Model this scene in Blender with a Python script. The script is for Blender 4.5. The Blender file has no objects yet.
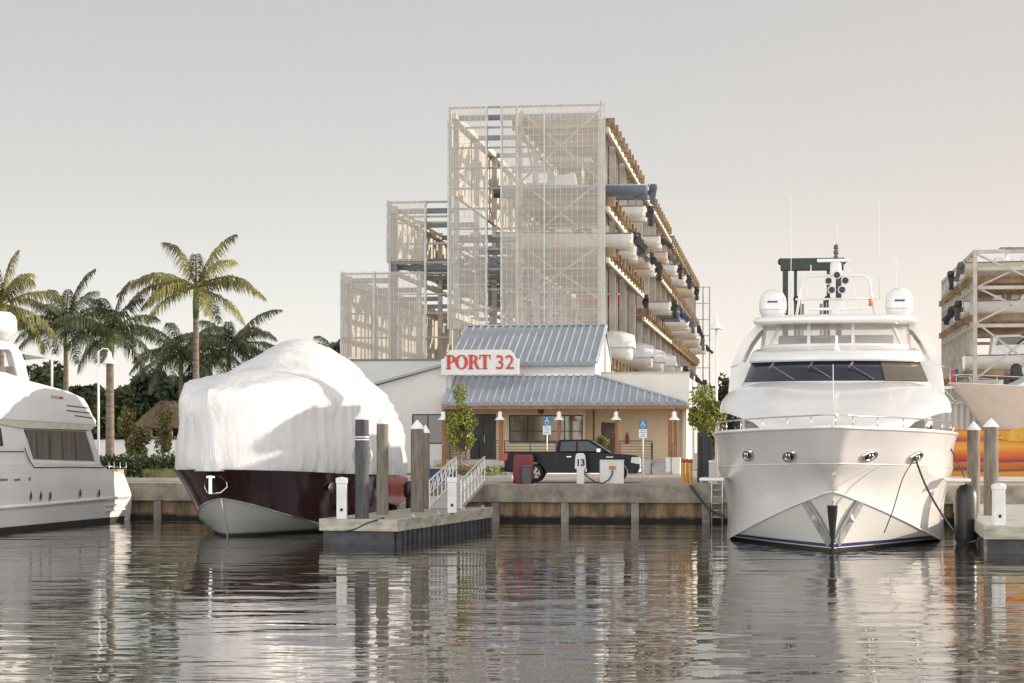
import bpy, bmesh, math, random
from mathutils import Vector, Matrix
random.seed(7)
R = math.radians
S = bpy.context.scene
COL = S.collection
FPX, HY, HC, CXP = 1985.0, 436.0, 3.72, 512.0      # focal in pixels, horizon row, camera height, centre column

# ---------------------------------------------------------------- camera, world, sun, exposure
cam_d = bpy.data.cameras.new('camera'); cam = bpy.data.objects.new('camera', cam_d); COL.objects.link(cam)
cam.location = (0, 0, HC); cam.rotation_euler = (R(90), 0, 0)
cam_d.sensor_width = 36; cam_d.lens = 36 * FPX / 1024
cam_d.shift_y = (HY - 341.5) / 1024
cam_d.clip_start = .5; cam_d.clip_end = 6000
S.camera = cam
SUN_EL, SUN_AZ = 11.5, 10.0      # azimuth: degrees behind the picture's right hand side
w = bpy.data.worlds.new('World'); S.world = w; w.use_nodes = True
nt = w.node_tree; bg = nt.nodes['Background']
sky = nt.nodes.new('ShaderNodeTexSky'); sky.sky_type = 'NISHITA'; sky.sun_disc = False
sky.sun_elevation = R(SUN_EL); sky.sun_rotation = R(90 - SUN_AZ)
sky.altitude = 0; sky.air_density = 1.0; sky.dust_density = 0.04; sky.ozone_density = 1.0
hsv = nt.nodes.new('ShaderNodeHueSaturation'); hsv.inputs['Saturation'].default_value = .22
tint = nt.nodes.new('ShaderNodeMix'); tint.data_type = 'RGBA'; tint.blend_type = 'MULTIPLY'
tint.inputs['Factor'].default_value = 1; tint.inputs[7].default_value = (1.0, .962, .932, 1)
gam = nt.nodes.new('ShaderNodeGamma'); gam.inputs[1].default_value = .5
nt.links.new(sky.outputs[0], hsv.inputs['Color']); nt.links.new(hsv.outputs[0], gam.inputs[0])
nt.links.new(gam.outputs[0], tint.inputs[6])
# added fill: the sky is boosted behind the camera to lift shaded fronts
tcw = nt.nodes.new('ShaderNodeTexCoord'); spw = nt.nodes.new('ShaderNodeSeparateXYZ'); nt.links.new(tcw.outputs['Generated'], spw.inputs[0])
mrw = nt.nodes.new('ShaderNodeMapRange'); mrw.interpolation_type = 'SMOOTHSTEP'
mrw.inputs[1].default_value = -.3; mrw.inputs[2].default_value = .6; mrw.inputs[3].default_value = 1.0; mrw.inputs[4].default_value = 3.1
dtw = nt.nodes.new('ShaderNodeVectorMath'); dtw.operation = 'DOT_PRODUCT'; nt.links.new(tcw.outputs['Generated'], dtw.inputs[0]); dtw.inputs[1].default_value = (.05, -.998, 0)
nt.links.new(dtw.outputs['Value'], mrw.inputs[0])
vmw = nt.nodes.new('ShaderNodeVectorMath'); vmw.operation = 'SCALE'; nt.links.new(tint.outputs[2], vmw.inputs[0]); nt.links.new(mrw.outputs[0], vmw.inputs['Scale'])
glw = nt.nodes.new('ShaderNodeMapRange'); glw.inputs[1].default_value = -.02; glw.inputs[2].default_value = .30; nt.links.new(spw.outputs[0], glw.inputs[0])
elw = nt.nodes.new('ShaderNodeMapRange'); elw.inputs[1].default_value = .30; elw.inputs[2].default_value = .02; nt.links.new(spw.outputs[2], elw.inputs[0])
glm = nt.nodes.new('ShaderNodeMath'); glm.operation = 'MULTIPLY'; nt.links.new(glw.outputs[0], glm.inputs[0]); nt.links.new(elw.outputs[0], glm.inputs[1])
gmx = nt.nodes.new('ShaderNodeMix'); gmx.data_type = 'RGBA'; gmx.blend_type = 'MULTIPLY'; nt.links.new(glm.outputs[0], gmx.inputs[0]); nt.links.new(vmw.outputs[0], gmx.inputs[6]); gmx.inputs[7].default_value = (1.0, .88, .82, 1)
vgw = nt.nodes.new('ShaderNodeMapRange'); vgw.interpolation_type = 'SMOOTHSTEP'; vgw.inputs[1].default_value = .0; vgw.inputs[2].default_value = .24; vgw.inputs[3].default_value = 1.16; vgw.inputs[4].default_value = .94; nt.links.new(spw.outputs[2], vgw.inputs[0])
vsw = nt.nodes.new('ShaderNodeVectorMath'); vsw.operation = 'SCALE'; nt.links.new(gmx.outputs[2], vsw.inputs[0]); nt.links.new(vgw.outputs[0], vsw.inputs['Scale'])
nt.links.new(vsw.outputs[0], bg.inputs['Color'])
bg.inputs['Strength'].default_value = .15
sun_d = bpy.data.lights.new('sun', 'SUN'); sun = bpy.data.objects.new('sun', sun_d); COL.objects.link(sun)
sun_d.energy = 2.3; sun_d.angle = R(.6); sun_d.color = (1.0, .86, .70)
to_sun = Vector((math.cos(R(SUN_AZ)) * math.cos(R(SUN_EL)), math.sin(R(SUN_AZ)) * math.cos(R(SUN_EL)), math.sin(R(SUN_EL))))
sun.rotation_euler = to_sun.to_track_quat('Z', 'Y').to_euler(); sun.location = to_sun * 200
S.view_settings.view_transform = 'Standard'; S.view_settings.look = 'None'
S.view_settings.exposure = 1.28; S.view_settings.gamma = 1.0
S.render.engine = 'CYCLES'
S.cycles.transparent_max_bounces = 24; S.cycles.max_bounces = 8

# ---------------------------------------------------------------- helpers
def P(px, py, D):
    return Vector(((px - CXP) / FPX * D, D, HC - (py - HY) / FPX * D))
def PX(px, D): return (px - CXP) / FPX * D
def PZ(py, D): return HC - (py - HY) / FPX * D

class Fr:      # a frame on the ground turned by a degrees: +Y runs away from the camera, +X to the right
    def __init__(s, x, y, a):
        s.x, s.y, s.a = x, y, R(a); s.c, s.n = math.cos(s.a), math.sin(s.a)
    def w(s, u, k): return (s.x + u * s.c + k * s.n, s.y - u * s.n + k * s.c)
    def k(s, px, py, k):          # local (u, z) of a picture point lying on the plane k
        t = (px - CXP) / FPX
        u = (t * (s.y + s.c * k) - s.x - s.n * k) / (s.c + s.n * t)
        return u, PZ(py, s.w(u, k)[1])
    def u(s, px, py, u):          # local (k, z) of a picture point lying on the plane u
        t = (px - CXP) / FPX
        k = (s.x + u * s.c - t * (s.y - u * s.n)) / (t * s.c - s.n)
        return k, PZ(py, s.w(u, k)[1])

def tag(o, label=None, cat=None, group=None, kind=None):
    if label: o['label'] = label
    if cat: o['category'] = cat
    if group: o['group'] = group
    if kind: o['kind'] = kind
    return o
def empty(name, x, y, z, a=0, label=None, cat=None, group=None):
    o = bpy.data.objects.new(name, None); COL.objects.link(o)
    o.location = (x, y, z); o.rotation_euler = (0, 0, -R(a)); o.empty_display_size = .2
    return tag(o, label, cat, group)
def copy_tree(o, parent=None):
    c = o.copy(); COL.objects.link(c)
    if parent: c.parent = parent
    for ch in [q for q in bpy.data.objects if q.parent == o]: copy_tree(ch, c)
    return c

class MB:
    def __init__(s): s.v = []; s.f = []; s.sm = []
    def add(s, vs, fs, smooth=False):
        n = len(s.v); s.v += [tuple(p) for p in vs]
        s.f += [tuple(i + n for i in f) for f in fs]; s.sm += [smooth] * len(fs); return s
    def box(s, x0, x1, y0, y1, z0, z1):
        return s.add([(x0,y0,z0),(x1,y0,z0),(x1,y1,z0),(x0,y1,z0),(x0,y0,z1),(x1,y0,z1),(x1,y1,z1),(x0,y1,z1)],
                     [(0,3,2,1),(4,5,6,7),(0,1,5,4),(1,2,6,5),(2,3,7,6),(3,0,4,7)])
    def bar(s, p, q, w, h=None, up=(0,0,1)):     # rectangular bar from p to q
        h = h or w; p, q = Vector(p), Vector(q); d = (q - p).normalized(); up = Vector(up)
        if abs(d.dot(up)) > .98: up = Vector((0,1,0))
        a = d.cross(up).normalized() * w / 2; b = a.cross(d).normalized() * h / 2
        vs = [p-a-b, p+a-b, p+a+b, p-a+b, q-a-b, q+a-b, q+a+b, q-a+b]
        return s.add(vs, [(0,1,2,3),(4,7,6,5),(0,4,5,1),(1,5,6,2),(2,6,7,3),(3,7,4,0)])
    def tube(s, pts, r, n=8, cap=True):
        pts = [Vector(p) for p in pts]; rs = r if isinstance(r, (list, tuple)) else [r] * len(pts); vs = []
        ref = Vector((0,0,1))
        for i, p in enumerate(pts):
            d = (pts[min(i+1, len(pts)-1)] - pts[max(i-1, 0)]).normalized()
            up = ref if abs(d.dot(ref)) < .95 else Vector((0,1,0))
            a = d.cross(up).normalized(); b = a.cross(d).normalized()
            for j in range(n):
                t = 2 * math.pi * j / n; vs.append(p + (a * math.cos(t) + b * math.sin(t)) * rs[i])
        fs = [(i*n+j, i*n+(j+1)%n, (i+1)*n+(j+1)%n, (i+1)*n+j) for i in range(len(pts)-1) for j in range(n)]
        s.add(vs, fs, True)
        if cap:
            m = len(s.v) - len(vs)
            s.f.append(tuple(m + j for j in range(n))[::-1]); s.sm.append(False)
            s.f.append(tuple(m + (len(pts)-1)*n + j for j in range(n))); s.sm.append(False)
        return s
    def lathe(s, prof, c=(0,0,0), n=24, axis='z', smooth=True):
        vs = []
        for r, h in prof:
            for j in range(n):
                t = 2*math.pi*j/n; a, b = r*math.cos(t), r*math.sin(t)
                q = (a, b, h) if axis == 'z' else ((h, a, b) if axis == 'x' else (a, h, b))
                vs.append((q[0]+c[0], q[1]+c[1], q[2]+c[2]))
        fs = [(i*n+j, i*n+(j+1)%n, (i+1)*n+(j+1)%n, (i+1)*n+j) for i in range(len(prof)-1) for j in range(n)]
        return s.add(vs, fs, smooth)
    def loft(s, rows, closed=False, smooth=True, flip=False):     # rows: equal length lists of points
        m = len(rows[0]); vs = [p for r in rows for p in r]; fs = []
        for i in range(len(rows)-1):
            for j in range(m if closed else m-1):
                q = (i*m+j, i*m+(j+1)%m, (i+1)*m+(j+1)%m, (i+1)*m+j)
                fs.append(q[::-1] if flip else q)
        return s.add(vs, fs, smooth)
    def prism(s, poly, axis, a, b, smooth=False):   # 2D polygon pushed from a to b along an axis
        def m(p, t): return {'x': (t, p[0], p[1]), 'y': (p[0], t, p[1]), 'z': (p[0], p[1], t)}[axis]
        n = len(poly)
        return s.add([m(p, a) for p in poly] + [m(p, b) for p in poly],
                     [tuple(range(n)), tuple(range(2*n-1, n-1, -1))] + [(i, (i+1)%n, n+(i+1)%n, n+i) for i in range(n)], smooth)
    def poly(s, pts): return s.add(pts, [tuple(range(len(pts)))])
    def build(s, name, mat, parent=None, bevel=0, solid=0, loc=None, fix=True, sub=0):
        me = bpy.data.meshes.new(name); me.from_pydata(s.v, [], s.f)
        me.polygons.foreach_set('use_smooth', s.sm)
        me.materials.append(mat); me.update()
        if fix:
            bm = bmesh.new(); bm.from_mesh(me); bmesh.ops.remove_doubles(bm, verts=bm.verts, dist=1e-4)
            bmesh.ops.recalc_face_normals(bm, faces=bm.faces); bm.to_mesh(me); bm.free()
        o = bpy.data.objects.new(name, me); COL.objects.link(o)
        if parent: o.parent = parent
        if loc: o.location = loc
        if solid:
            q = o.modifiers.new('solid', 'SOLIDIFY'); q.thickness = solid; q.offset = 0
        if bevel:
            q = o.modifiers.new('bevel', 'BEVEL'); q.width = bevel; q.segments = 2; q.limit_method = 'ANGLE'; q.harden_normals = False
        if sub:
            q = o.modifiers.new('sub', 'SUBSURF'); q.levels = sub; q.render_levels = sub
        return o

# ---------------------------------------------------------------- materials
MT = {}
def M(name, col, rough=.6, metal=0, var=.12, scale=2.0, bump=0, bscale=20, alpha=1, coat=0, spec=.5, streak=0, dark_or_dirt=None, trans=0, stretch=None, sss=0):
    if name in MT: return MT[name]
    m = bpy.data.materials.new(name); m.use_nodes = True; n = m.node_tree; b = n.nodes['Principled BSDF']
    b.inputs['Roughness'].default_value = rough; b.inputs['Metallic'].default_value = metal
    b.inputs['Specular IOR Level'].default_value = spec
    b.inputs['Coat Weight'].default_value = coat; b.inputs['Coat Roughness'].default_value = .08
    tc = n.nodes.new('ShaderNodeTexCoord'); mp = n.nodes.new('ShaderNodeMapping'); n.links.new(tc.outputs['Object'], mp.inputs[0])
    if stretch: mp.inputs['Scale'].default_value = stretch
    nz = n.nodes.new('ShaderNodeTexNoise'); nz.inputs['Scale'].default_value = scale; nz.inputs['Detail'].default_value = 6; nz.inputs['Roughness'].default_value = .6
    n.links.new(mp.outputs[0], nz.inputs['Vector'])
    cr = n.nodes.new('ShaderNodeValToRGB'); d = dark_or_dirt or tuple(c * (1 - var * 2) for c in col)
    cr.color_ramp.elements[0].position = .32; cr.color_ramp.elements[0].color = (*d, 1)
    cr.color_ramp.elements[1].position = .62; cr.color_ramp.elements[1].color = (*[min(1, c * (1 + var * .5)) for c in col], 1)
    n.links.new(nz.outputs[0], cr.inputs[0]); n.links.new(cr.outputs[0], b.inputs['Base Color'])
    if bump:
        nb = n.nodes.new('ShaderNodeTexNoise'); nb.inputs['Scale'].default_value = bscale; nb.inputs['Detail'].default_value = 4
        n.links.new(mp.outputs[0], nb.inputs['Vector'])
        bp = n.nodes.new('ShaderNodeBump'); bp.inputs['Strength'].default_value = bump; bp.inputs['Distance'].default_value = .05
        n.links.new(nb.outputs[0], bp.inputs['Height']); n.links.new(bp.outputs[0], b.inputs['Normal'])
    if alpha < 1: b.inputs['Alpha'].default_value = alpha
    if trans: b.inputs['Transmission Weight'].default_value = trans
    MT[name] = m; return m

white_gel = M('white_gelcoat', (.76,.75,.735), .2, var=.04, scale=.5, coat=.5)
white_dull = M('white_paint', (.72,.71,.69), .5, var=.05, scale=1.5)
wrap_m = M('shrink_wrap', (.63,.625,.63), .38, var=.03, scale=1.2)
def folds(m):      # taut plastic: long creases and small puckers
    n = m.node_tree; b = n.nodes['Principled BSDF']; tc = n.nodes.new('ShaderNodeTexCoord'); prev = None; hs = []
    for sc, st_, k in ((.55, (1,1,.7), .11), (1.3, (1,1,.35), .05), (3.2, (1,1,.7), .02)):
        mp = n.nodes.new('ShaderNodeMapping'); mp.inputs['Scale'].default_value = st_; mp.inputs['Rotation'].default_value = (.3,.5,.2); n.links.new(tc.outputs['Object'], mp.inputs[0])
        nz = n.nodes.new('ShaderNodeTexNoise'); nz.inputs['Scale'].default_value = sc; nz.inputs['Detail'].default_value = 2; nz.inputs['Distortion'].default_value = .4; n.links.new(mp.outputs[0], nz.inputs['Vector'])
        a = n.nodes.new('ShaderNodeMath'); a.operation = 'SUBTRACT'; a.inputs[1].default_value = .5; n.links.new(nz.outputs[0], a.inputs[0])
        c = n.nodes.new('ShaderNodeMath'); c.operation = 'ABSOLUTE'; n.links.new(a.outputs[0], c.inputs[0])
        d = n.nodes.new('ShaderNodeMath'); d.operation = 'MULTIPLY_ADD'; d.inputs[1].default_value = -k * 4; n.links.new(c.outputs[0], d.inputs[0]); d.inputs[2].default_value = 0
        if prev: n.links.new(prev, d.inputs[2])
        prev = d.outputs[0]
    bp = n.nodes.new('ShaderNodeBump'); bp.inputs['Strength'].default_value = .6; bp.inputs['Distance'].default_value = .6; n.links.new(prev, bp.inputs['Height']); n.links.new(bp.outputs[0], b.inputs['Normal'])
folds(wrap_m)
maroon = M('maroon_gelcoat', (.034,.010,.013), .14, var=.15, scale=.8, coat=.6)
maroon_aft = M('red_gelcoat', (.35,.03,.03), .2, var=.1, coat=.5)
grey_bottom = M('grey_antifouling', (.36,.36,.34), .5, var=.12, scale=1.2, dark_or_dirt=(.22,.22,.19))
boot_blue = M('blue_boot_stripe', (.02,.04,.12), .3, var=.1)
black_bot = M('black_antifouling', (.03,.028,.028), .6, var=.2)
glass_dark = M('dark_glass', (.012,.016,.022), .06, var=.1, spec=.8)
glass_amber = M('tinted_glass', (.22,.17,.12), .12, var=.1, spec=.8)
glass_grey = M('curtained_glass', (.13,.12,.11), .16, var=.25, scale=1.0, stretch=(1,3,.2), spec=.8)
chrome = M('stainless', (.62,.61,.60), .16, 1, var=.1)
alu = M('aluminium', (.55,.56,.57), .4, .7, var=.1)
galv = M('galvanised_steel', (.46,.44,.40), .5, .2, var=.14, scale=1.0)
cream_steel = M('cream_steel', (.58,.54,.46), .55, .1, var=.1, scale=1.0)
grey_steel = M('grey_steel', (.20,.21,.22), .55, .2, var=.15)
timber = M('bunk_timber', (.29,.20,.12), .85, var=.3, scale=1.6, bump=.2, dark_or_dirt=(.15,.10,.06))
clad = M('panel_cladding', (.50,.46,.40), .6, var=.08, scale=.4)
black_p = M('black_plastic', (.02,.02,.022), .38, var=.2)
dark_fr = M('dark_frame', (.035,.035,.037), .45, var=.2)
wood_c = M('stained_wood', (.30,.13,.055), .6, var=.2, scale=3, stretch=(4,4,.6))
stucco = M('cream_stucco', (.80,.67,.48), .85, var=.04, scale=.6, bump=.15, bscale=60)
siding = M('white_siding', (.62,.61,.59), .6, var=.03, scale=.7)
siding_w = M('warm_white_wall', (.68,.65,.59), .7, var=.04, scale=.7)
roof_m = M('metal_roof', (.33,.36,.40), .5, .0, var=.08, scale=.8)
conc = M('seawall_concrete', (.34,.295,.24), .85, var=.18, scale=1.3, bump=.3, bscale=18, dark_or_dirt=(.16,.14,.12))
conc_l = M('light_concrete', (.45,.44,.42), .8, var=.12, scale=1.2, bump=.15, bscale=25)
deck_c = M('dock_deck', (.36,.31,.26), .85, var=.15, scale=2.2, stretch=(1,6,1))
fascia = M('dock_fascia', (.42,.40,.33), .75, var=.18, scale=1.5, stretch=(1,1,3), dark_or_dirt=(.22,.21,.16))
float_m = M('dock_float', (.055,.058,.065), .6, var=.3)
pile_m = M('pile_brown', (.20,.175,.14), .8, var=.22, scale=2.5, bump=.3, bscale=22, stretch=(4,4,.5))
pile_g = M('pile_grey', (.075,.08,.085), .75, var=.22, scale=2.5, bump=.3, bscale=22, stretch=(4,4,.5))
pile_cap = M('pile_cap_white', (.78,.78,.76), .45, var=.04)
ped_m = M('pedestal_white', (.76,.76,.74), .4, var=.04)
leaf_y = M('leaf_yellow_green', (.26,.28,.05), .55, var=.35, scale=1.2)
leaf_d = M('leaf_dark', (.050,.072,.030), .6, var=.4, scale=.5)
leaf_m = M('leaf_mid', (.085,.105,.035), .6, var=.4, scale=.5)
leaf_o = M('leaf_olive', (.20,.18,.06), .6, var=.3, scale=.7)
grass_y = M('ornamental_grass', (.33,.30,.12), .7, var=.3, scale=2)
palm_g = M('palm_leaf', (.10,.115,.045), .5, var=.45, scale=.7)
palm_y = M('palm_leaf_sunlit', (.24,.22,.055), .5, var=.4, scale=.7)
palm_b = M('palm_leaf_dry', (.23,.16,.075), .6, var=.35, scale=.7)
trunk_p = M('palm_trunk', (.22,.175,.135), .85, var=.25, scale=1.2, stretch=(1,1,7), bump=.3, bscale=10)
crownsh = M('palm_crownshaft', (.16,.20,.06), .5, var=.2, scale=2)
bark = M('bark', (.22,.165,.12), .9, var=.25, scale=4, bump=.3)
red_p = M('red_paint', (.42,.035,.03), .4, var=.1)
maroon_pl = M('maroon_plastic', (.22,.030,.045), .5, var=.1)
bin_g = M('grey_plastic', (.10,.11,.12), .5, var=.1)
yellow_p = M('yellow_paint', (.62,.33,.045), .5, var=.12)
truck_b = M('navy_car_paint', (.004,.007,.016), .2, var=.1, spec=.2)
rubber = M('rubber', (.018,.018,.018), .75, var=.2)
green_st = M('dark_green_steel', (.028,.042,.040), .5, var=.15)
thatch = M('thatch', (.16,.115,.07), .95, var=.3, scale=3, bump=.5, bscale=30)
blue_p = M('blue_cover', (.03,.07,.20), .6, var=.15)
canvas_g = M('grey_canvas', (.12,.13,.145), .8, var=.15)
hull_blue = M('slate_hull', (.13,.16,.21), .25, var=.08, coat=.4)
hull_red = M('red_hull', (.40,.02,.025), .25, var=.08, coat=.4)
hull_tan = M('cream_hull', (.62,.54,.42), .25, var=.06, coat=.4)
brass = M('orange_tag', (.75,.16,.03), .5, var=.1)
lens_r = M('red_lens', (.55,.02,.02), .2, var=.1)
lens_w = M('headlamp_lens', (.70,.70,.68), .12, var=.05)
sign_blue = M('sign_blue', (.05,.18,.40), .5, var=.05)
letter_red = M('sign_red', (.52,.05,.035), .45, var=.05)
ink = M('black_ink', (.02,.02,.022), .6, var=.1)

def mesh_screen():      # woven metal mesh: real holes are far below a pixel, so part of the light passes straight through
    m = bpy.data.materials.new('screen_mesh'); m.use_nodes = True; n = m.node_tree
    b = n.nodes['Principled BSDF']; b.inputs['Base Color'].default_value = (.66,.62,.56,1); b.inputs['Roughness'].default_value = .5; b.inputs['Metallic'].default_value = .2
    tc = n.nodes.new('ShaderNodeTexCoord'); nz = n.nodes.new('ShaderNodeTexNoise'); nz.inputs['Scale'].default_value = .25
    n.links.new(tc.outputs['Object'], nz.inputs['Vector'])
    mr = n.nodes.new('ShaderNodeMapRange'); mr.inputs[1].default_value = .3; mr.inputs[2].default_value = .7; mr.inputs[3].default_value = .19; mr.inputs[4].default_value = .28
    n.links.new(nz.outputs[0], mr.inputs[0]); n.links.new(mr.outputs[0], b.inputs['Alpha'])
    return m
screen_m = mesh_screen()
def clear_vinyl():
    m = bpy.data.materials.new('clear_vinyl'); m.use_nodes = True; b = m.node_tree.nodes['Principled BSDF']
    b.inputs['Base Color'].default_value = (.75,.73,.70,1); b.inputs['Roughness'].default_value = .08; b.inputs['Alpha'].default_value = .30
    return m
vinyl = clear_vinyl()

# ---------------------------------------------------------------- setting: water and ground
G = 1.6
BF = Fr(PX(565, 110), 110, 7.7)            # frame of the clubhouse, the racks and the quay line
QK = BF.u(600, 522, 0)[0]
Qx, Qy = PX(600, 86.2), 86.2
QF = Fr(Qx, Qy, 7.7)                        # quay face is k = 0 here

def water_mat():
    m = bpy.data.materials.new('harbour_water'); m.use_nodes = True; n = m.node_tree; b = n.nodes['Principled BSDF']
    b.inputs['Base Color'].default_value = (.045,.037,.028,1); b.inputs['Roughness'].default_value = .012; b.inputs['IOR'].default_value = 2.9
    b.inputs['Specular IOR Level'].default_value = .62
    tc = n.nodes.new('ShaderNodeTexCoord'); 
    def wave(scale, sx, sy, det, dist, rot=0):
        mp = n.nodes.new('ShaderNodeMapping'); mp.inputs['Scale'].default_value = (sx, sy, 1); mp.inputs['Rotation'].default_value = (0,0,R(rot))
        nz = n.nodes.new('ShaderNodeTexNoise'); nz.inputs['Scale'].default_value = scale; nz.inputs['Detail'].default_value = det; nz.inputs['Distortion'].default_value = dist
        nz.inputs['Roughness'].default_value = .5
        n.links.new(tc.outputs['Object'], mp.inputs[0]); n.links.new(mp.outputs[0], nz.inputs['Vector']); return nz.outputs[0]
    def mul(a, k):
        q = n.nodes.new('ShaderNodeMath'); q.operation = 'MULTIPLY'; n.links.new(a, q.inputs[0])
        if isinstance(k, float): q.inputs[1].default_value = k
        else: n.links.new(k, q.inputs[1])
        return q.outputs[0]
    def add(a, c):
        q = n.nodes.new('ShaderNodeMath'); q.operation = 'ADD'; n.links.new(a, q.inputs[0]); n.links.new(c, q.inputs[1]); return q.outputs[0]
    big = wave(.35, .40, 1.0, 2, .5, 6); mid = wave(1.1, .45, 1.0, 2, .6, -8); fine = wave(4.0, .40, 1.0, 2, .4, 4)
    patch = wave(.09, .5, 1.0, 1, 0, 10)
    pr = n.nodes.new('ShaderNodeMapRange'); pr.inputs[1].default_value = .42; pr.inputs[2].default_value = .60; pr.inputs[3].default_value = .25; pr.inputs[4].default_value = 1
    n.links.new(patch, pr.inputs[0])
    h = add(add(mul(big, .052), mul(mid, .017)), mul(mul(fine, .0045), pr.outputs[0]))
    bp = n.nodes.new('ShaderNodeBump'); bp.inputs['Strength'].default_value = 1; bp.inputs['Distance'].default_value = 1.0
    n.links.new(h, bp.inputs['Height']); n.links.new(bp.outputs[0], b.inputs['Normal'])
    return m
def asphalt_mat():
    return M('lot_paving', (.40,.34,.28), .85, var=.12, scale=.35, bump=.2, bscale=30)
wq = [QF.w(-1500, 1.0), QF.w(1500, 1.0)]
tag(MB().poly([(-1500,-1500,0),(1500,-1500,0),(wq[1][0],wq[1][1],0),(wq[0][0],wq[0][1],0)]).build('water', water_mat(), fix=False), kind='structure')
far = [QF.w(2500, 3500), QF.w(-2500, 3500)]
q0, q1 = QF.w(-2500, .25), QF.w(2500, .25)
tag(MB().poly([(*q0, G), (*q1, G), (*far[0], G), (*far[1], G)]).build('ground', asphalt_mat(), fix=False), kind='structure')
# planted strip on the left, a sheet above the paving, with a kerb in front
lx = [QF.w(-40, 3.2), QF.w(-12.2, 3.2), QF.w(-12.2, 60), QF.w(-90, 60), QF.w(-90, 3.2)]
tag(MB().poly([(*p, G + .012) for p in [lx[4], lx[1], lx[2], lx[3]]]).build('lawn', M('lawn', (.06,.08,.025), .9, var=.3, scale=1.5), fix=False), kind='structure')
kb = empty('kerb', *QF.w(0, 0), G, 7.7); kb['kind'] = 'structure'
MB().box(-90, -12.2, 2.9, 3.2, 0, .18).build('kerb_strip', conc_l, kb, bevel=.02)
# painted bay lines
bl = MB()
for i in range(9):
    x = -4.5 + i * 2.8; a, b_, c_, d_ = QF.w(x, 15), QF.w(x + .1, 15), QF.w(x + .1, 20), QF.w(x, 20)
    bl.poly([(*a, G+.006), (*b_, G+.006), (*c_, G+.006), (*d_, G+.006)])
tag(bl.build('parking_lines', white_dull, fix=False), kind='structure')

# seawall
sw = empty('seawall', Qx, Qy, 0, 7.7, 'weathered concrete seawall with thick cap and brown stained panels along the water', 'seawall')
MB().box(-75, 75, 0, .9, .82, G + .02).build('cap', conc, sw, bevel=.03)
stain = bpy.data.materials.new('stained_panel'); stain.use_nodes = True
def stain_setup(m):
    n = m.node_tree; b = n.nodes['Principled BSDF']; b.inputs['Roughness'].default_value = .85
    tc = n.nodes.new('ShaderNodeTexCoord'); mp = n.nodes.new('ShaderNodeMapping'); mp.inputs['Scale'].default_value = (2.6, 1, .5); n.links.new(tc.outputs['Object'], mp.inputs[0])
    nz = n.nodes.new('ShaderNodeTexNoise'); nz.inputs['Scale'].default_value = 1.3; nz.inputs['Detail'].default_value = 7; n.links.new(mp.outputs[0], nz.inputs['Vector'])
    cr = n.nodes.new('ShaderNodeValToRGB'); e = cr.color_ramp.elements
    e[0].position = .3; e[0].color = (.075,.055,.038,1); e[1].position = .7; e[1].color = (.36,.24,.13,1)
    q = e.new(.5); q.color = (.21,.15,.095,1); n.links.new(nz.outputs[0], cr.inputs[0])
    sp = n.nodes.new('ShaderNodeSeparateXYZ'); n.links.new(tc.outputs['Object'], sp.inputs[0])
    n2 = n.nodes.new('ShaderNodeTexNoise'); n2.inputs['Scale'].default_value = 2.5; n.links.new(tc.outputs['Object'], n2.inputs['Vector'])
    ad = n.nodes.new('ShaderNodeMath'); ad.operation = 'MULTIPLY_ADD'; n.links.new(n2.outputs[0], ad.inputs[0]); ad.inputs[1].default_value = -.3; n.links.new(sp.outputs[2], ad.inputs[2])
    mr = n.nodes.new('ShaderNodeMapRange'); mr.inputs[1].default_value = -.02; mr.inputs[2].default_value = .14; mr.inputs[3].default_value = 0; mr.inputs[4].default_value = 1; n.links.new(ad.outputs[0], mr.inputs[0])
    mx = n.nodes.new('ShaderNodeMix'); mx.data_type = 'RGBA'; n.links.new(mr.outputs[0], mx.inputs[0]); mx.inputs[6].default_value = (.012,.012,.010,1); n.links.new(cr.outputs[0], mx.inputs[7])
    n.links.new(mx.outputs[2], b.inputs['Base Color'])
    bp = n.nodes.new('ShaderNodeBump'); bp.inputs['Strength'].default_value = .4; bp.inputs['Distance'].default_value = .05; n.links.new(nz.outputs[0], bp.inputs['Height']); n.links.new(bp.outputs[0], b.inputs['Normal'])
stain_setup(stain)
wm = MB()      # sheet panels with a shallow corrugation
pts = []
for i in range(300):
    x = -75 + i * .5; pts.append((x, .16 + (.07 if i % 2 else 0)))
rows = [[(x, y, -1.2) for x, y in pts], [(x, y, .82) for x, y in pts]]
wm.loft(rows, smooth=False); wm.build('wall_panel', stain, sw)
ub = QF.k(635, 500, 0)[0]
for i in range(-9, 9):
    x = ub + i * 3.06
    MB().box(x - .17, x + .17, .04, .5, -1.2, .818).build('buttress', M('buttress_concrete', (.30,.275,.245), .85, var=.2, scale=1.5, dark_or_dirt=(.13,.12,.10)), sw, bevel=.015)
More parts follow.
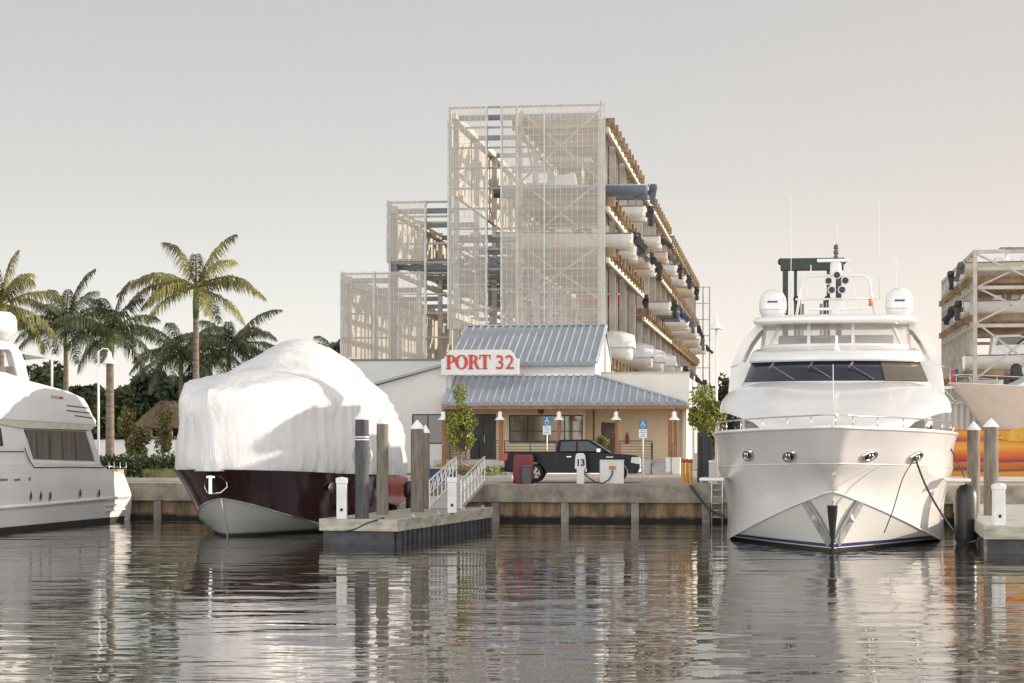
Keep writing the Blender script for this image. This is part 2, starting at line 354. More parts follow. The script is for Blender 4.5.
# ================================================================ clubhouse
ch = empty('clubhouse', BF.x, BF.y, 0, 7.7, 'white waterfront clubhouse with blue grey metal roofs and a cream porch', 'building')
def K(px, py, k): return BF.k(px, py, k)
uL, zE = K(441, 404, 0); uR = K(689, 404, 0)[0]
KW = 3.4; KR = 4.6
zT = K(520, 376, KW)[1]; uTl = K(452, 376, KW)[0]; uTr = K(595, 376, KW)[0]
def seam_roof(p00, p10, p01, p11, name, n, parent, clip=None, th=.14):
    """p00,p10 eave left/right, p01,p11 top left/right; n ribs"""
    mb = MB(); A, B_, C_, D_ = map(Vector, (p00, p10, p01, p11))
    nrm = (B_ - A).cross(C_ - A).normalized()
    if nrm.z < 0: nrm = -nrm
    top = [A, B_, D_, C_]; mb.add([p for p in top] + [p - nrm * th for p in top], [(0,1,2,3),(7,6,5,4),(0,4,5,1),(1,5,6,2),(2,6,7,3),(3,7,4,0)])
    ux = (B_ - A).normalized(); W = (B_ - A).length
    sl = (Vector((A.x, C_.y, C_.z)) - Vector((A.x, A.y, A.z)))      # straight up the slope
    for i in range(n + 1):
        x = A.x + (B_.x - A.x) * i / n
        t0, t1 = 0.0, 1.0
        # clip by the slanted left and right edges
        if D_.x < B_.x and x > D_.x: t1 = (B_.x - x) / (B_.x - D_.x)
        if C_.x > A.x and x < C_.x: t1 = min(t1, (x - A.x) / (C_.x - A.x))
        if C_.x < A.x or t1 < .03: 
            if t1 < .03: continue
        if t1 < 1: t1 = max(0, t1 - .07)
        b0 = Vector((x, A.y, A.z)) + sl * t0 + nrm * .04; b1 = Vector((x, A.y, A.z)) + sl * t1 + nrm * .04
        rx = ux * .16; up_ = nrm * .13; b0 = b0 - nrm*.045; b1 = b1 - nrm*.045; mb.add([b0 - rx*.45, b0 + rx, b0 + up_ + rx*.1, b0 + up_ - rx*.2, b1 - rx*.45, b1 + rx, b1 + up_ + rx*.1, b1 + up_ - rx*.2], [(0,1,2,3),(4,7,6,5),(0,4,5,1),(1,5,6,2),(2,6,7,3),(3,7,4,0)])
    return mb.build(name, roof_m, parent)
pr = seam_roof((uL, 0, zE), (uR, 0, zE), (uTl, KW, zT), (uTr, KW, zT), 'porch_roof', 33, ch)
# hipped right end of the porch roof
MB().add([(uR, 0, zE), (uR, 7.4, zE), (uTr, 7.4, zT), (uTr, KW, zT)], [(0,1,2,3)]).build('hip_roof', roof_m, ch, solid=.08)
MB().bar((uR - .02, -.02, zE + .03), (uTr + .02, KW - .02, zT + .05), .22, .10).build('ridge_cap', roof_m, ch)
MB().bar((uTl, KW - .06, zT + .06), (uTr, KW - .06, zT + .06), .12, .14).build('flashing', alu, ch)
# brown fascia, gutter, ceiling
MB().box(uL + .05, uR - .02, .03, .16, zE - .30, zE - .145).build('porch_fascia', wood_c, ch, bevel=.01)
MB().box(uL, uR - .03, .17, KR, zE - .24, zE - .17).build('porch_ceiling', wood_c, ch)
# white band wall, upper block
zb0, zb1 = zT, K(520, 362, KW)[1]
uBl = K(440, 376, KW)[0]
MB().box(uTl - .05, uTr, KW, KW + .25, zT - .3, zb1 - .05).build('band_wall', siding, ch)
kR = KW + 6.2; zR = K(530, 326, kR)[1]; uRl, uRr = K(463, 326, kR)[0], K(605, 326, kR)[0]
MB().bar((uTl, kR, zR + .05), (uTr + .06, kR, zR + .05), .3, .09).build('ridge_cap', roof_m, ch)
seam_roof((uTl - .1, KW - .35, zb1 - .1), (uTr + .06, KW - .35, zb1 - .1), (uTl - .1, kR, zR), (uTr + .06, kR, zR), 'upper_roof', 19, ch)
g = MB(); gp = [(KW + .01, zT - .2), (KW + .01, zb1 - .22), (kR, zR - .2), (kR + 4.5, zb1 + .4), (kR + 4.5, zT - .2)]
g.prism(gp, 'x', uTr - .3, uTr - .02); g.build('gable_wall', siding_w, ch)
MB().add([(uTl-.1, kR, zR), (uTr+.06, kR, zR), (uTr+.06, kR+4.8, zb1+.3), (uTl-.1, kR+4.8, zb1+.3)], [(0,1,2,3)]).build('rear_roof', roof_m, ch, solid=.12)
MB().box(uTl, uTr - .32, KW + .3, kR + 4.4, zT - 2, zb1 - .3).build('upper_body', siding, ch)
# parapet right of the hip and the lit side wall
KP = 7.5; uPr = K(687, 400, KR)[0]; zP = K(640, 373, KP)[1]
MB().box(uTr - .28, uPr, KP, KP + .25, zE - .1, zP).build('parapet_wall', siding_w, ch)
MB().box(uTr - .3, uPr + .06, KP - .06, KP + .31, zP, zP + .07).build('parapet_coping', conc_l, ch)
MB().box(uPr - .25, uPr, KR + .21, KP - .01, G, zE - .13).build('side_wall', siding_w, ch)
MB().box(uPr - .25, uPr, KP + .26, KR + 14, G, zP - .3).build('side_wall', siding_w, ch)
MB().box(uPr - .22, uPr - .001, KW + .5, KR + .2, G, zE - .12).build('corner_pier', siding_w, ch)
MB().box(uTr, uPr - .25, KR + 9, KR + 13.9, G, zP - .4).build('rear_body', siding_w, ch)
# porch back walls
uM = K(585, 430, KW)[0]
zF = K(560, 460, 0)[1]
uWl = K(444, 430, KW)[0]
def wall_holes(u0, u1, k0, k1, z0, z1, holes, name, mat, parent):
    """front wall with rectangular openings, built from strips"""
    xs = sorted({u0, u1, *[h[0] for h in holes], *[h[1] for h in holes]}); mb = MB()
    for a, b_ in zip(xs, xs[1:]):
        hs = sorted([(h[2], h[3]) for h in holes if h[0] <= a + 1e-6 and h[1] >= b_ - 1e-6]); z = z0
        for p, q in hs:
            if p > z: mb.box(a, b_, k0, k1, z, p)
            z = q
        if z < z1: mb.box(a, b_, k0, k1, z, z1)
    return mb.build(name, mat, parent, fix=False)
def hole(pxa, pya, pxb, pyb, k):
    a, z1 = K(pxa, pya, k); b_, z0 = K(pxb, pyb, k); return (a, b_, z0, z1)
hd = hole(470, 414, 496, 459.5, KW); hw = hole(509, 415, 585, 443, KW); hw = (hw[0], uM - .12, hw[2], hw[3])
wall_holes(uWl, uM, KW, KW + .22, zF, zE - .24, [hd, hw], 'porch_wall', stucco, ch)
MB().box(uM - .22, uM, KW + .22, KR, zF, zE - .24).build('return_wall', stucco, ch)
hd2 = hole(601, 422, 619, 463, KR); hd2 = (hd2[0], hd2[1], zF, hd2[3])
wall_holes(uM - .2, uPr - .23, KR, KR + .2, zF, zE - .24, [hd2], 'entrance_wall', stucco, ch)
def window(h, k, nx, nz, name='window', glass=glass_dark, parent=ch, split=None):
    a, b_, z0, z1 = h; f = MB(); t = .07
    f.box(a, a + t, k + .02, k + .12, z0, z1); f.box(b_ - t, b_, k + .02, k + .12, z0, z1)
    f.box(a + t, b_ - t, k + .02, k + .12, z1 - t, z1); f.box(a + t, b_ - t, k + .02, k + .12, z0, z0 + t)
    for i in range(1, nx): x = a + (b_ - a) * i / nx; f.box(x - .03, x + .03, k + .022, k + .115, z0 + t, z1 - t)
    for i in range(1, nz): z = z0 + (z1 - z0) * i / nz if not split else z0 + (z1 - z0) * split; f.box(a + t, b_ - t, k + .024, k + .112, z - .025, z + .025)
    o = f.build(name, dark_fr, parent)
    MB().box(a + t - .01, b_ - t + .01, k + .06, k + .075, z0 + t - .01, z1 - t + .01).build('pane', glass, o)
    return o
window(hw, KW, 4, 2, split=.42, glass=M('porch_glass', (.30,.25,.18), .08, var=.1, scale=.9, spec=.9, stretch=(1,1,.08), dark_or_dirt=(.025,.025,.024)))  # cream strips painted into the pane colour stand in for reflections
# main double door
dz = window((hd[0], hd[1], zF + .02, hd[3]), KW, 2, 1, 'door')
MB().box((hd[0]+hd[1])/2 + .07, (hd[0]+hd[1])/2 + .10, KW - .06, KW - .03, zF + .95, zF + 1.35).build('handle', alu, dz)
dd = MB().box(hd2[0] + .03, hd2[1] - .03, KR + .03, KR + .09, zF + .01, hd2[3] - .03).build('door', M('brown_door', (.12,.085,.06), .5, var=.1), ch, bevel=.01)
MB().box(hd2[0] + .25, hd2[1] - .25, KR + .02, KR + .028, zF + 1.2, hd2[3] - .35).build('door_panel', M('brown_panel', (.16,.12,.085), .5), dd)
MB().lathe([(0,-.05),(.03,-.05),(.03,.02),(0,.02)], (hd2[1] - .14, KR, zF + 1.0), 12, 'y').build('handle', alu, dd)
# interior back so the panes are not see-through into sky
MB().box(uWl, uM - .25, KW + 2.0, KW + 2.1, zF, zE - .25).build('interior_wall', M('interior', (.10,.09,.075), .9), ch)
# floor slab, steps, plinth
us0, us1 = K(651, 462, 0)[0], K(672, 462, 0)[0]
uP0 = K(482, 462, 0)[0]
MB().box(uP0, us0, .3, KR, G, zF).build('porch_floor', conc_l, ch, bevel=.02)
MB().box(us0, uR - .3, .9, KR, G, zF - .002).build('landing', conc_l, ch, bevel=.02)
MB().box(K(430, 462, 0)[0], uP0, 1.2, KR, G, zF - .004).build('porch_floor', conc_l, ch, bevel=.02)
st = MB()
for i in range(4): st.box(us0 + .02, us1, .9 - .28 * (4 - i) + .001, .9 - .28 * (3 - i), G, G + (zF - G) * (i + 1) / 5)
st.build('steps', conc_l, ch, bevel=.01)
# columns
for px in (444, 501, 559, 617, 670, 675.5):
    x = K(px, 430, .3)[0]
    MB().box(x - .11, x + .11, .20, .42, zF - (.0 if px > 480 else .7), zE - .24).build('porch_column', wood_c, ch, bevel=.01)
for px in (674,):
    x = K(px, 430, .3)[0]; MB().box(x - .45, x + .35, .05, .75, G, zF + .15).build('column_plinth', white_dull, ch, bevel=.03)
MB().box(uM + .35, uM + .43, KR - .04, KR, zF, zE - .3).build('downpipe', dark_fr, ch)
# smoke detectors / small wall fittings
for px, py in ((541, 411), ):
    x, z = K(px, py, KW); MB().lathe([(0,-.12),(.18,-.1),(.2,0),(0,0)], (x, KW, z), 16, 'y').build('wall_fitting', wood_c, ch)
# left wing with raking roof
kw = 1.6
uA, zA = K(330, 397, kw); uB, zB = K(446, 364, kw); uB2 = K(446, 404, kw)[0]
hl = hole(412, 414, 443.5, 444, kw)
zl = K(440, 404, kw)[1]
wg = wall_holes(uA, uB2, kw, kw + .25, G, hl[3] + .3, [hl], 'wing_wall', siding, ch)
zs0 = hl[3] + .3
MB().prism([(uA, zs0), (uB2, zs0), (uB2, zB - .1), (uA, zA - .1)], 'y', kw, kw + .25).build('wing_gable', siding, ch)
MB().prism([(uA - .3, zA - .12), (uB2 + .05, zB - .06), (uB2 + .05, zB + .08), (uA - .3, zA + .02)], 'y', kw - .25, 12.2).build('wing_roof', roof_m, ch)
MB().box(uB2 - .001, uB2 + .25, kw + .26, KW + 8, zE - .1, zB - .12).build('wing_side_wall', siding, ch)
window(hl, kw, 2, 1)
MB().box(uA, uB2 + .2, kw + 3.5, kw + 3.6, G, zA - .3).build('interior_wall', MT['interior'], ch)
# railings of the porch
def railing(u0, u1, k, z0, parent, n=6, h=1.05, mat=dark_fr):
    r = MB()
    for j in range(n + 1):
        z = z0 + h * (.12 + .88 * j / n); r.bar((u0, k, z), (u1, k, z), .025 if j < n else .05)
    m = max(2, int(abs(u1 - u0) / 1.4) + 1)
    for j in range(m): x = u0 + (u1 - u0) * j / (m - 1); r.bar((x, k, z0), (x, k, z0 + h + .02), .05)
    return r.build('railing', mat, parent)
railing(K(504.5, 450, .3)[0], K(556, 450, .3)[0], .3, zF, ch); railing(K(620, 450, .3)[0], us0, .3, zF, ch)
railing(K(448, 450, .3)[0], K(464, 450, .3)[0], .9, zF, ch); railing(K(497, 450, 2.3)[0], K(501.5, 450, .3)[0] - .1, .9, zF, ch)
for x in (us0 + .03, us1 - .03):
    h = MB(); h.tube([(x, -.3, G + .9), (x, .8, zF + .95), (x, 1.6, zF + .95)], .025); h.tube([(x, -.3, G), (x, -.3, G + .9)], .025); h.tube([(x, .9, zF), (x, .9, zF + .95)], .025)
    h.build('handrail', dark_fr, ch)
# hanging porch lamps
def porch_lamp(px, label):
    x = K(px, 415, -.28)[0]; z = K(px, 420, -.28)[1]; X, Y = BF.w(x, -.28)
    e = empty('porch_lamp', X, Y, z, 7.7, label, 'lamp', 'bell lamps along the porch')
    MB().lathe([(.30,0),(.31,.02),(.15,.16),(.12,.22),(.12,.42),(.05,.47),(0,.48)], n=20).build('lamp_shade', white_gel, e)
    MB().tube([(0,0,.46),(0,0,.62),(0,.28,.66)], .025).build('bracket', alu, e)
for px, lb in ((443, 'white bell lamp at the porch corner left of the small tree'), (500, 'white bell lamp right of the dark double door'),
               (559, 'white bell lamp on the middle porch post above the truck cab'), (616, 'white bell lamp on the post in front of the brown door'),
               (674, 'white bell lamp on the right end of the porch near the steps')): porch_lamp(px, lb)
# sign board
ks = 1.25
sx0, sz0 = K(441, 375, ks); sx1, sz1 = K(519, 349.5, ks)
sc = Fr(0, 0, 0); SX, SY = BF.w((sx0 + sx1) / 2, ks)
sg = empty('shop_sign', SX, SY, sz0, 7.7, 'white PORT 32 sign board with red letters on the clubhouse roof', 'sign')
W, H = sx1 - sx0, sz1 - sz0; c = .28
def arc(cx, cz, r, a0, a1, n=5): return [(cx + r * math.cos(R(a0 + (a1 - a0) * i / n)), cz + r * math.sin(R(a0 + (a1 - a0) * i / n))) for i in range(n + 1)]
bp = [(-W/2, 0), (W/2, 0)] + [(W/2, H - .55)] + arc(W/2 - .02, H - .27, .26, 270, 180, 4) + [(W/2 - .5, H - .02), (W/2 - .7, H), (-W/2 + .7, H), (-W/2 + .5, H - .02)] + arc(-W/2 + .02, H - .27, .26, 0, -90, 4) + [(-W/2, H - .55)]
MB().prism(bp, 'y', 0, .14).build('board', M('sign_white', (.70,.70,.69), .5, var=.02), sg, bevel=.015)
def letter(polys, name, x, z, s, parent, mat, y0=-.05):
    mb = MB()
    for p in polys:
        if p[0] == 'ring':
            _, o, i_ = p
            vs = [(x + a * s, y0, z + b * s) for a, b in o] + [(x + a * s, y0, z + b * s) for a, b in i_] + [(x + a * s, 0, z + b * s) for a, b in o] + [(x + a * s, 0, z + b * s) for a, b in i_]
            n = len(o); closed = p[0] == 'ring'; fs = []
            for q in range(n - 1): fs += [(q, q+1, n+q+1, n+q), (q, 2*n+q, 2*n+q+1, q+1), (n+q, n+q+1, 3*n+q+1, 3*n+q)]
            mb.add(vs, fs)
        else: mb.prism([(x + a * s, z + b * s) for a, b in p], 'y', y0, 0)
    return mb.build(name, mat, parent, fix=False)
def ell(cx, cz, rx, rz, a0, a1, n=24): return [(cx + rx * math.cos(R(a0 + (a1 - a0) * i / n)), cz + rz * math.sin(R(a0 + (a1 - a0) * i / n))) for i in range(n + 1)]
def rect(a, b_, c_, d_): return [(a, c_), (b_, c_), (b_, d_), (a, d_)]
stem = lambda x: [rect(x - .01, x + .22, .0, 1.0), rect(x - .09, x + .28, 0, .055), rect(x - .09, x + .28, .945, 1.0)]
LP = stem(.1) + [('ring', ell(.36, .72, .33, .28, 90, -90), ell(.34, .72, .145, .225, 90, -90)), rect(.2, .37, .945, 1.0), rect(.2, .37, .44, .495)]
LO = [('ring', ell(.45, .5, .45, .515, 0, 360, 36), ell(.45, .5, .225, .44, 0, 360, 36))]
LR = stem(.1) + [('ring', ell(.36, .74, .33, .26, 90, -90), ell(.34, .74, .145, .205, 90, -90)), rect(.2, .37, .945, 1.0), rect(.2, .38, .48, .535),
                 [(.40, .50), (.60, .50), (.80, .055), (.93, .055), (.93, 0), (.63, 0)]]
LT = [rect(.305, .535, 0, 1.0), rect(.22, .62, 0, .055), rect(.02, .82, .93, 1.0), [(.02, .93), (.02, .68), (.06, .68), (.13, .93)], [(.82, .93), (.82, .68), (.78, .68), (.71, .93)]]
hL = .80; zl_ = .33; x0 = -W/2 + .28
for nm, L, dx in (('letter_p', LP, 0), ('letter_o', LO, .72), ('letter_r', LR, 1.70), ('letter_t', LT, 2.55)):
    letter(L, nm, x0 + dx * hL * .93, zl_, hL, sg, letter_red)
def text_mesh(txt, size, name, mat, parent, loc, ext=.03, rot=(math.pi/2,0,0), sx=1.0, bold=0):
    cu = bpy.data.curves.new(name, 'FONT'); cu.body = txt; cu.size = size; cu.extrude = ext; cu.offset = bold; cu.align_x = 'CENTER'
    t = bpy.data.objects.new('tmp', cu); COL.objects.link(t); dg = bpy.context.evaluated_depsgraph_get(); dg.update()
    me = bpy.data.meshes.new_from_object(t.evaluated_get(dg)); bpy.data.objects.remove(t); me.name = name
    me.materials.clear(); me.materials.append(mat)
    o = bpy.data.objects.new(name, me); COL.objects.link(o); o.parent = parent; o.location = loc; o.rotation_euler = rot; o.scale = (sx, 1, 1)
    return o
text_mesh('32', 1.12, 'number', letter_red, sg, (x0 + 3.36, -.03, zl_), .028)
for q in (-W/2 + .4, W/2 - .4):
    MB().bar((q, .14, .1), (q, 2.6, .1), .06).build('sign_bracket', alu, sg)

# parking signs in front of the porch
def park_sign(px, pytop, D, label):
    X = PX(px, D); z = PZ(pytop, D)
    e = empty('parking_sign', X, D, G, 7.7, label, 'sign', 'blue accessible parking signs in front of the porch')
    MB().tube([(0,0,0),(0,0,z - G)], .035).build('post', white_dull, e)
    MB().box(-.21, .21, -.06, -.04, z - G - .46, z - G).build('blue_plate', sign_blue, e)
    q = e
    w_ = MB().lathe([(.09,-.065),(.12,-.065),(.12,-.06),(.09,-.06)], (-.0, 0, z - G - .30), 16, 'y'); w_.box(-.02,.02,-.067,-.061, z - G - .26, z - G - .10); w_.lathe([(0,-.067),(.035,-.067),(.035,-.061),(0,-.061)], (0,0,z - G - .08), 10, 'y'); w_.bar((0,-.064,z-G-.27),(.13,-.064,z-G-.38),.03,.006)
    w_.build('wheelchair_symbol', white_dull, e)
    pl = MB().box(-.21, .21, -.06, -.04, z - G - .95, z - G - .48); pl.build('white_plate', ped_m, e)
    l = MB()
    for i, ww in enumerate((.14, .16, .1, .15)): l.box(-ww, ww, -.066, -.061, z - G - .56 - i * .1, z - G - .535 - i * .1)
    l.build('lettering', sign_blue, e)
park_sign(547, 416.5, 104, 'blue accessible parking sign rising behind the truck bed')
park_sign(643, 420, 104, 'blue accessible parking sign right of the truck near the steps')
# fire extinguisher and potted plant on the porch
x, z = K(627, 445, KR - .1); X, Y = BF.w(x, KR - .12)
fe = empty('fire_extinguisher', X, Y, zF + .9, 7.7, 'small red fire extinguisher hanging on the cream porch wall', 'extinguisher')
MB().lathe([(0,0),(.09,.0),(.1,.04),(.1,.42),(.05,.5),(.03,.52),(.03,.58),(0,.58)], n=14).build('cylinder', red_p, fe)
MB().box(-.05,.08,-.02,.02,.58,.62).build('valve', dark_fr, fe)
x, z = K(602, 440, .9); X, Y = BF.w(x, .9)
def leaf_cloud(mb, c, r, n, size, rng, flat=.0, hang=0, shell=.0):
    """leaf-sized quads filling an ellipsoid"""
    cx, cy, cz = c; rx, ry, rz = r
    for _ in range(n):
        while True:
            a, b_, d = rng.uniform(-1,1), rng.uniform(-1,1), rng.uniform(-1,1); q = a*a + b_*b_ + d*d
            if q < 1 and q >= shell * rng.random(): break
        p = Vector((cx + a*rx, cy + b_*ry, cz + d*rz)); s_ = size * rng.uniform(.6, 1.3)
        t = Vector((rng.gauss(0,1), rng.gauss(0,1), rng.gauss(0,1) * (1 - flat) - hang)).normalized()
        u_ = t.cross(Vector((rng.gauss(0,1), rng.gauss(0,1), rng.gauss(0,1)))).normalized()
        mb.add([p - t*s_*.5, p + u_*s_*.28, p + t*s_*.5, p - u_*s_*.28], [(0,1,2,3)])
rg = random.Random(3)
pp = empty('potted_plant', X, Y, zF, 7.7, 'bright green potted plant in front of the brown porch door', 'plant')
MB().lathe([(0,0),(.2,0),(.27,.55),(.24,.55),(.2,.5),(0,.5)], n=16).build('pot', conc_l, pp)
mb = MB(); leaf_cloud(mb, (0,0,.95), (.42,.42,.42), 500, .16, rg); mb.build('foliage', leaf_y, pp, fix=False)

# ================================================================ low warehouse behind the wing
x0, z0 = K(342, 361, 12.4); x1 = K(470, 361, 12.4)[0]; WX, WY = BF.w(x0, 12.4)
lw = empty('warehouse', WX, WY, 0, 7.7, 'long low pale grey warehouse wall behind the clubhouse wing, under the lowest rack screen', 'building')
MB().box(0, x1 - x0, 0, 1.3, G, z0).build('wall', siding, lw)
MB().box(-.05, x1 - x0, -.05, 1.35, z0, z0 + .12).build('coping', grey_steel, lw)

# ================================================================ boat racks
K0 = 14.0; KE = 150.0
def limited(lst, build, name, mat, parent, stuff_name=None, cap=100, **kw):
    """first cap items as separate parts, the rest as one stuff part"""
    for it in lst[:cap]: build(MB(), it).build(name, mat, parent, **kw)
    if lst[cap:]:
        mb = MB()
        for it in lst[cap:]: build(mb, it)
        o = mb.build(stuff_name or name + 's', mat, parent, **kw); o['kind'] = 'stuff'
rk = empty('boat_rack', BF.x, BF.y, 0, 7.7, 'tall steel boat storage rack with stepped mesh screens towering behind the clubhouse', 'boat rack')
def U(px): return K(px, 300, K0)[0]
uC0, uC1, uC2, uB, uA_ = U(449), U(517), U(603), U(388), U(342)
def Zk(py, px=520, k=K0): return K(px, py, k)[1]
z_top = Zk(105.5); z_b = Zk(201, 400); z_a = Zk(272, 360); z_lo = Zk(361, 360); z_mid = Zk(329)
tiers1 = [Zk(114.5, 606), Zk(194, 606), Zk(245, 606), Zk(358, 606)]       # top of bunks, first part of the rack
tiers2 = [tiers1[0], tiers1[1], Zk(273, 606), Zk(358, 606)]
KSPLIT = 47
def tz(i, k): return (tiers1 if k < KSPLIT else tiers2)[i]
ks_ = [K0 + 1.0 + 8.5 * i for i in range(17)]
cols = []
for k in ks_:
    for u_, zt, wd in ((uC2 - .2, tiers1[0] - .3, .42), (uC1, z_top - .3, .36), (uC0 + .3, z_top - .3, .34), (uB + .25, z_b - .2, .3), (uA_ + .25, z_a - .2, .3)):
        cols.append((k, u_, zt, wd))
def mkcol(mb, it):
    k, u_, zt, wd = it; h = wd / 2   # wide flange section
    mb.box(u_ - h, u_ + h, k - h, k - h + .05, G, zt); mb.box(u_ - h, u_ + h, k + h - .05, k + h, G, zt); mb.box(u_ - .03, u_ + .03, k - h + .05, k + h - .05, G, zt); return mb
limited(cols, mkcol, 'column', galv, rk)
# front frame columns a little ahead
for u_, zt in ((uC0 + .12, z_top), (U(487), z_top), (U(502), z_top), (U(517), z_top), (uC2 - .12, z_top + .15), (uB + .15, z_b), (U(426), z_b), (uA_ + .15, z_a), (U(375), z_a)):
    z0 = z_mid - 1 if u_ > uC0 else z_lo - .3
    MB().box(u_ - .07, u_ + .07, K0 - .25, K0 - .05, z0, zt - .02).build('screen_post', galv, rk)
for u_ in (U(392), ): MB().box(u_ - .12, u_ + .3, K0, K0 + .4, z_lo, z_b - 1).build('screen_post', grey_steel, rk)
# long beams under the bunks on the aisle edge
for i in range(4):
    for (u_, mat) in ((uC2, cream_steel), (uC1, galv)):
        for ka, kb_ in ((K0 + .3, KSPLIT - .3), (KSPLIT + .3, 84), (84.8, KE)):
            z = tz(i, ka + 1) - .72
            MB().box(u_ - .1 + .25, u_ + .1 + .25, ka, kb_, z - .36, z).build('long_beam', mat, rk)
for u_, z in ((uC0 + .3, z_top - .35), (uC0 + .3, Zk(190, 449)), (uB + .25, z_b - .35), (uB + .25, z_a + .2), (uA_ + .25, z_a - .4), (uA_ + .25, z_lo + .3), (uC0+.3, 11.5), (uC0+.3, 15)):
    MB().box(u_ - .13, u_ + .13, K0 + .2, KE, z - .35, z).build('long_beam', cream_steel, rk)
# cross beams
xb = []
for k in ks_:
    for z, a, b_ in ((z_top - .35, uC0, uC2 - .4), (z_b - .35, uB, uC0 + .2), (z_a - .3, uA_, uB + .2), (Zk(235, 520), uC0, uC1), (Zk(262, 520), uB, uC1), (z_a + .9, uB, uC1)):
        xb.append((k, z, a, b_))
def mkx(mb, it): k, z, a, b_ = it; return mb.box(a, b_, k - .12 + .3, k + .12 + .3, z - .32, z)
limited(xb, mkx, 'cross_beam', grey_steel, rk, cap=40)
# bunks
bk = []
k = K0 + 1.6
while k < KE - 1:
    for i in range(4):
        if not (abs(k - KSPLIT) < 1.2 or abs(k - 84.4) < 1.2): bk.append((k, i))
    k += 2.75
def mkb(mb, it):
    k, i = it; z = tz(i, k); dz = 0 if k < 84.4 else -.25
    mb.box(uC1 - .5, uC2 + .62, k - .2, k + .2, z - .62 + dz, z + dz); mb.box(uC1 - .3, uC2 + .45, k - .09, k + .09, z - .92 + dz, z - .622 + dz); return mb
limited(bk, mkb, 'bunk', timber, rk)
def ribs(pa, pb, ya, yb):
    m = MB(); a, b_ = U(pa), U(pb); z0, z1 = Zk(yb, pa), Zk(ya, pa) - .12; n_ = int((b_ - a) / .33)
    for i in range(1, n_): x = a + (b_ - a) * i / n_; m.box(x - .010, x + .010, K0 - .365, K0 - .345, z0, z1)
    n_ = int((z1 - z0) / .45)
    for i in range(1, n_): z = z0 + (z1 - z0) * i / n_; m.box(a, b_, K0 - .315, K0 - .30, z - .010, z + .010)
    m.build('screen_ribs', M('screen_rib', (.60,.575,.53), .45, .3), rk, fix=False)
for q in ((449, 487, 106, 329), (502, 605, 105, 329), (388, 426, 201, 262), (342, 426, 272, 361)): ribs(*q)
# vertical and diagonal light framing between tiers on the aisle edge
lt = MB()
for j, k in enumerate(ks_[:-1]):
    for a, b_ in ((0, 1), (1, 2), (2, 3)):
        z1, z0 = tz(a, k + 1) - 1.1, tz(b_, k + 1)
        lt.bar((uC1 + .4, k + .4, z0), (uC1 + .4, k + 8.1, z1), .1) if j % 2 else lt.bar((uC1 + .4, k + .4, z1), (uC1 + .4, k + 8.1, z0), .1)
        lt.bar((uC0 + .35, k + .4, z0), (uC0 + .35, k + 8.1, z1), .09) if j % 2 == 0 else lt.bar((uC0 + .35, k + .4, z1), (uC0 + .35, k + 8.1, z0), .09)
o = lt.build('brace', galv, rk); o['kind'] = 'stuff'
vt = MB()
for j in range(28):
    k = K0 + 5.2 + j * 4.25
    if j % 2: continue
    vt.box(uC2 - .35, uC2 - .2, k, k + .15, G, tiers1[0] - .8)
o = vt.build('upright', galv, rk); o['kind'] = 'stuff'
# front X bracing and girts
fb = MB()
zs = [z_top - .3, Zk(181), Zk(245), Zk(300)]
for a, b_ in zip(zs, zs[1:]):
    fb.bar((uC1 + .2, K0 + .35, a), (uC2 - .2, K0 + .35, b_), .12); fb.bar((uC1 + .2, K0 + .42, b_), (uC2 - .2, K0 + .42, a), .12)
fb.build('front_brace', galv, rk)
gi = MB()
for y in range(0, 12):
    z = Zk(106 + y * 20.3)
    if z > z_mid: gi.box(uC0, uC2 + .02, K0 - .05, K0 + .07, z - .09, z + .03)
gi.build('girts', M('girt_steel', (.30,.285,.26), .5, .2), rk)
gi = MB()
for py in (201.5, 216, 222, 243, 262): gi.box(uB, uC0, K0 - .05, K0 + .07, Zk(py, 400) - .12, Zk(py, 400))
for py in (273, 294, 313, 337, 360): gi.box(uA_, uC0, K0 - .05, K0 + .07, Zk(py, 360) - .1, Zk(py, 360))
gi.build('girts', M('girt_steel', (.30,.285,.26), .5, .2), rk)
# screens
def screen(pa, pb, ya, yb, name='mesh_screen'):
    MB().box(U(pa), U(pb), K0 - .34, K0 - .32, Zk(yb, pa), Zk(ya, pa)).build(name, screen_m, rk)
screen(449, 487, 106, 329); screen(502, 545, 105, 329); screen(545.3, 605, 104.5, 329)
screen(388, 426, 201, 262); screen(342, 375, 272, 361); screen(375.3, 426, 272, 361)
for px in (449, 487, 502, 545, 605):
    MB().box(U(px) - .05, U(px) + .05, K0 - .37, K0 - .345, z_mid, z_top + .03).build('screen_edge', M('screen_trim', (.45,.47,.46), .4, .4), rk)
for px, a, b_ in ((388, 201, 262), (426, 201, 361), (342, 272, 361), (375, 272, 361)):
    MB().box(U(px) - .045, U(px) + .045, K0 - .37, K0 - .345, Zk(b_, px), Zk(a, px) + .03).build('screen_edge', MT['screen_trim'], rk)
# side cladding, ribbed, seen from its sunlit inner face
def cladding(u_, z0, z1, k1=KE):
    pts = []; k = K0; i = 0
    while k < k1: pts.append((u_ + (.09 if i % 4 in (0, 1) else 0), k)); k += .22 if i % 2 else .06; i += 1
    MB().loft([[(x, y, z0) for x, y in pts], [(x, y, z1) for x, y in pts]], smooth=False).build('side_cladding', clad, rk, fix=False)
cladding(uC0 - .1, Zk(192, 449), z_top - .1); cladding(uB - .1, Zk(262, 400), z_b - .1); cladding(uA_ - .1, z_lo, z_a - .1)

m = MB(); ue = K(703, 300, KE)[0], K(709.5, 300, KE)[0]; zt_ = K(706, 286, KE)[1]
for u_ in ue: m.box(u_ - .09, u_ + .09, KE, KE + .18, G, zt_)
for i in range(9): z = zt_ - .1 - i * 2.1; m.box(ue[0] - 2, ue[1], KE + .02, KE + .14, z - .1, z)
m.build('end_frame', galv, rk)
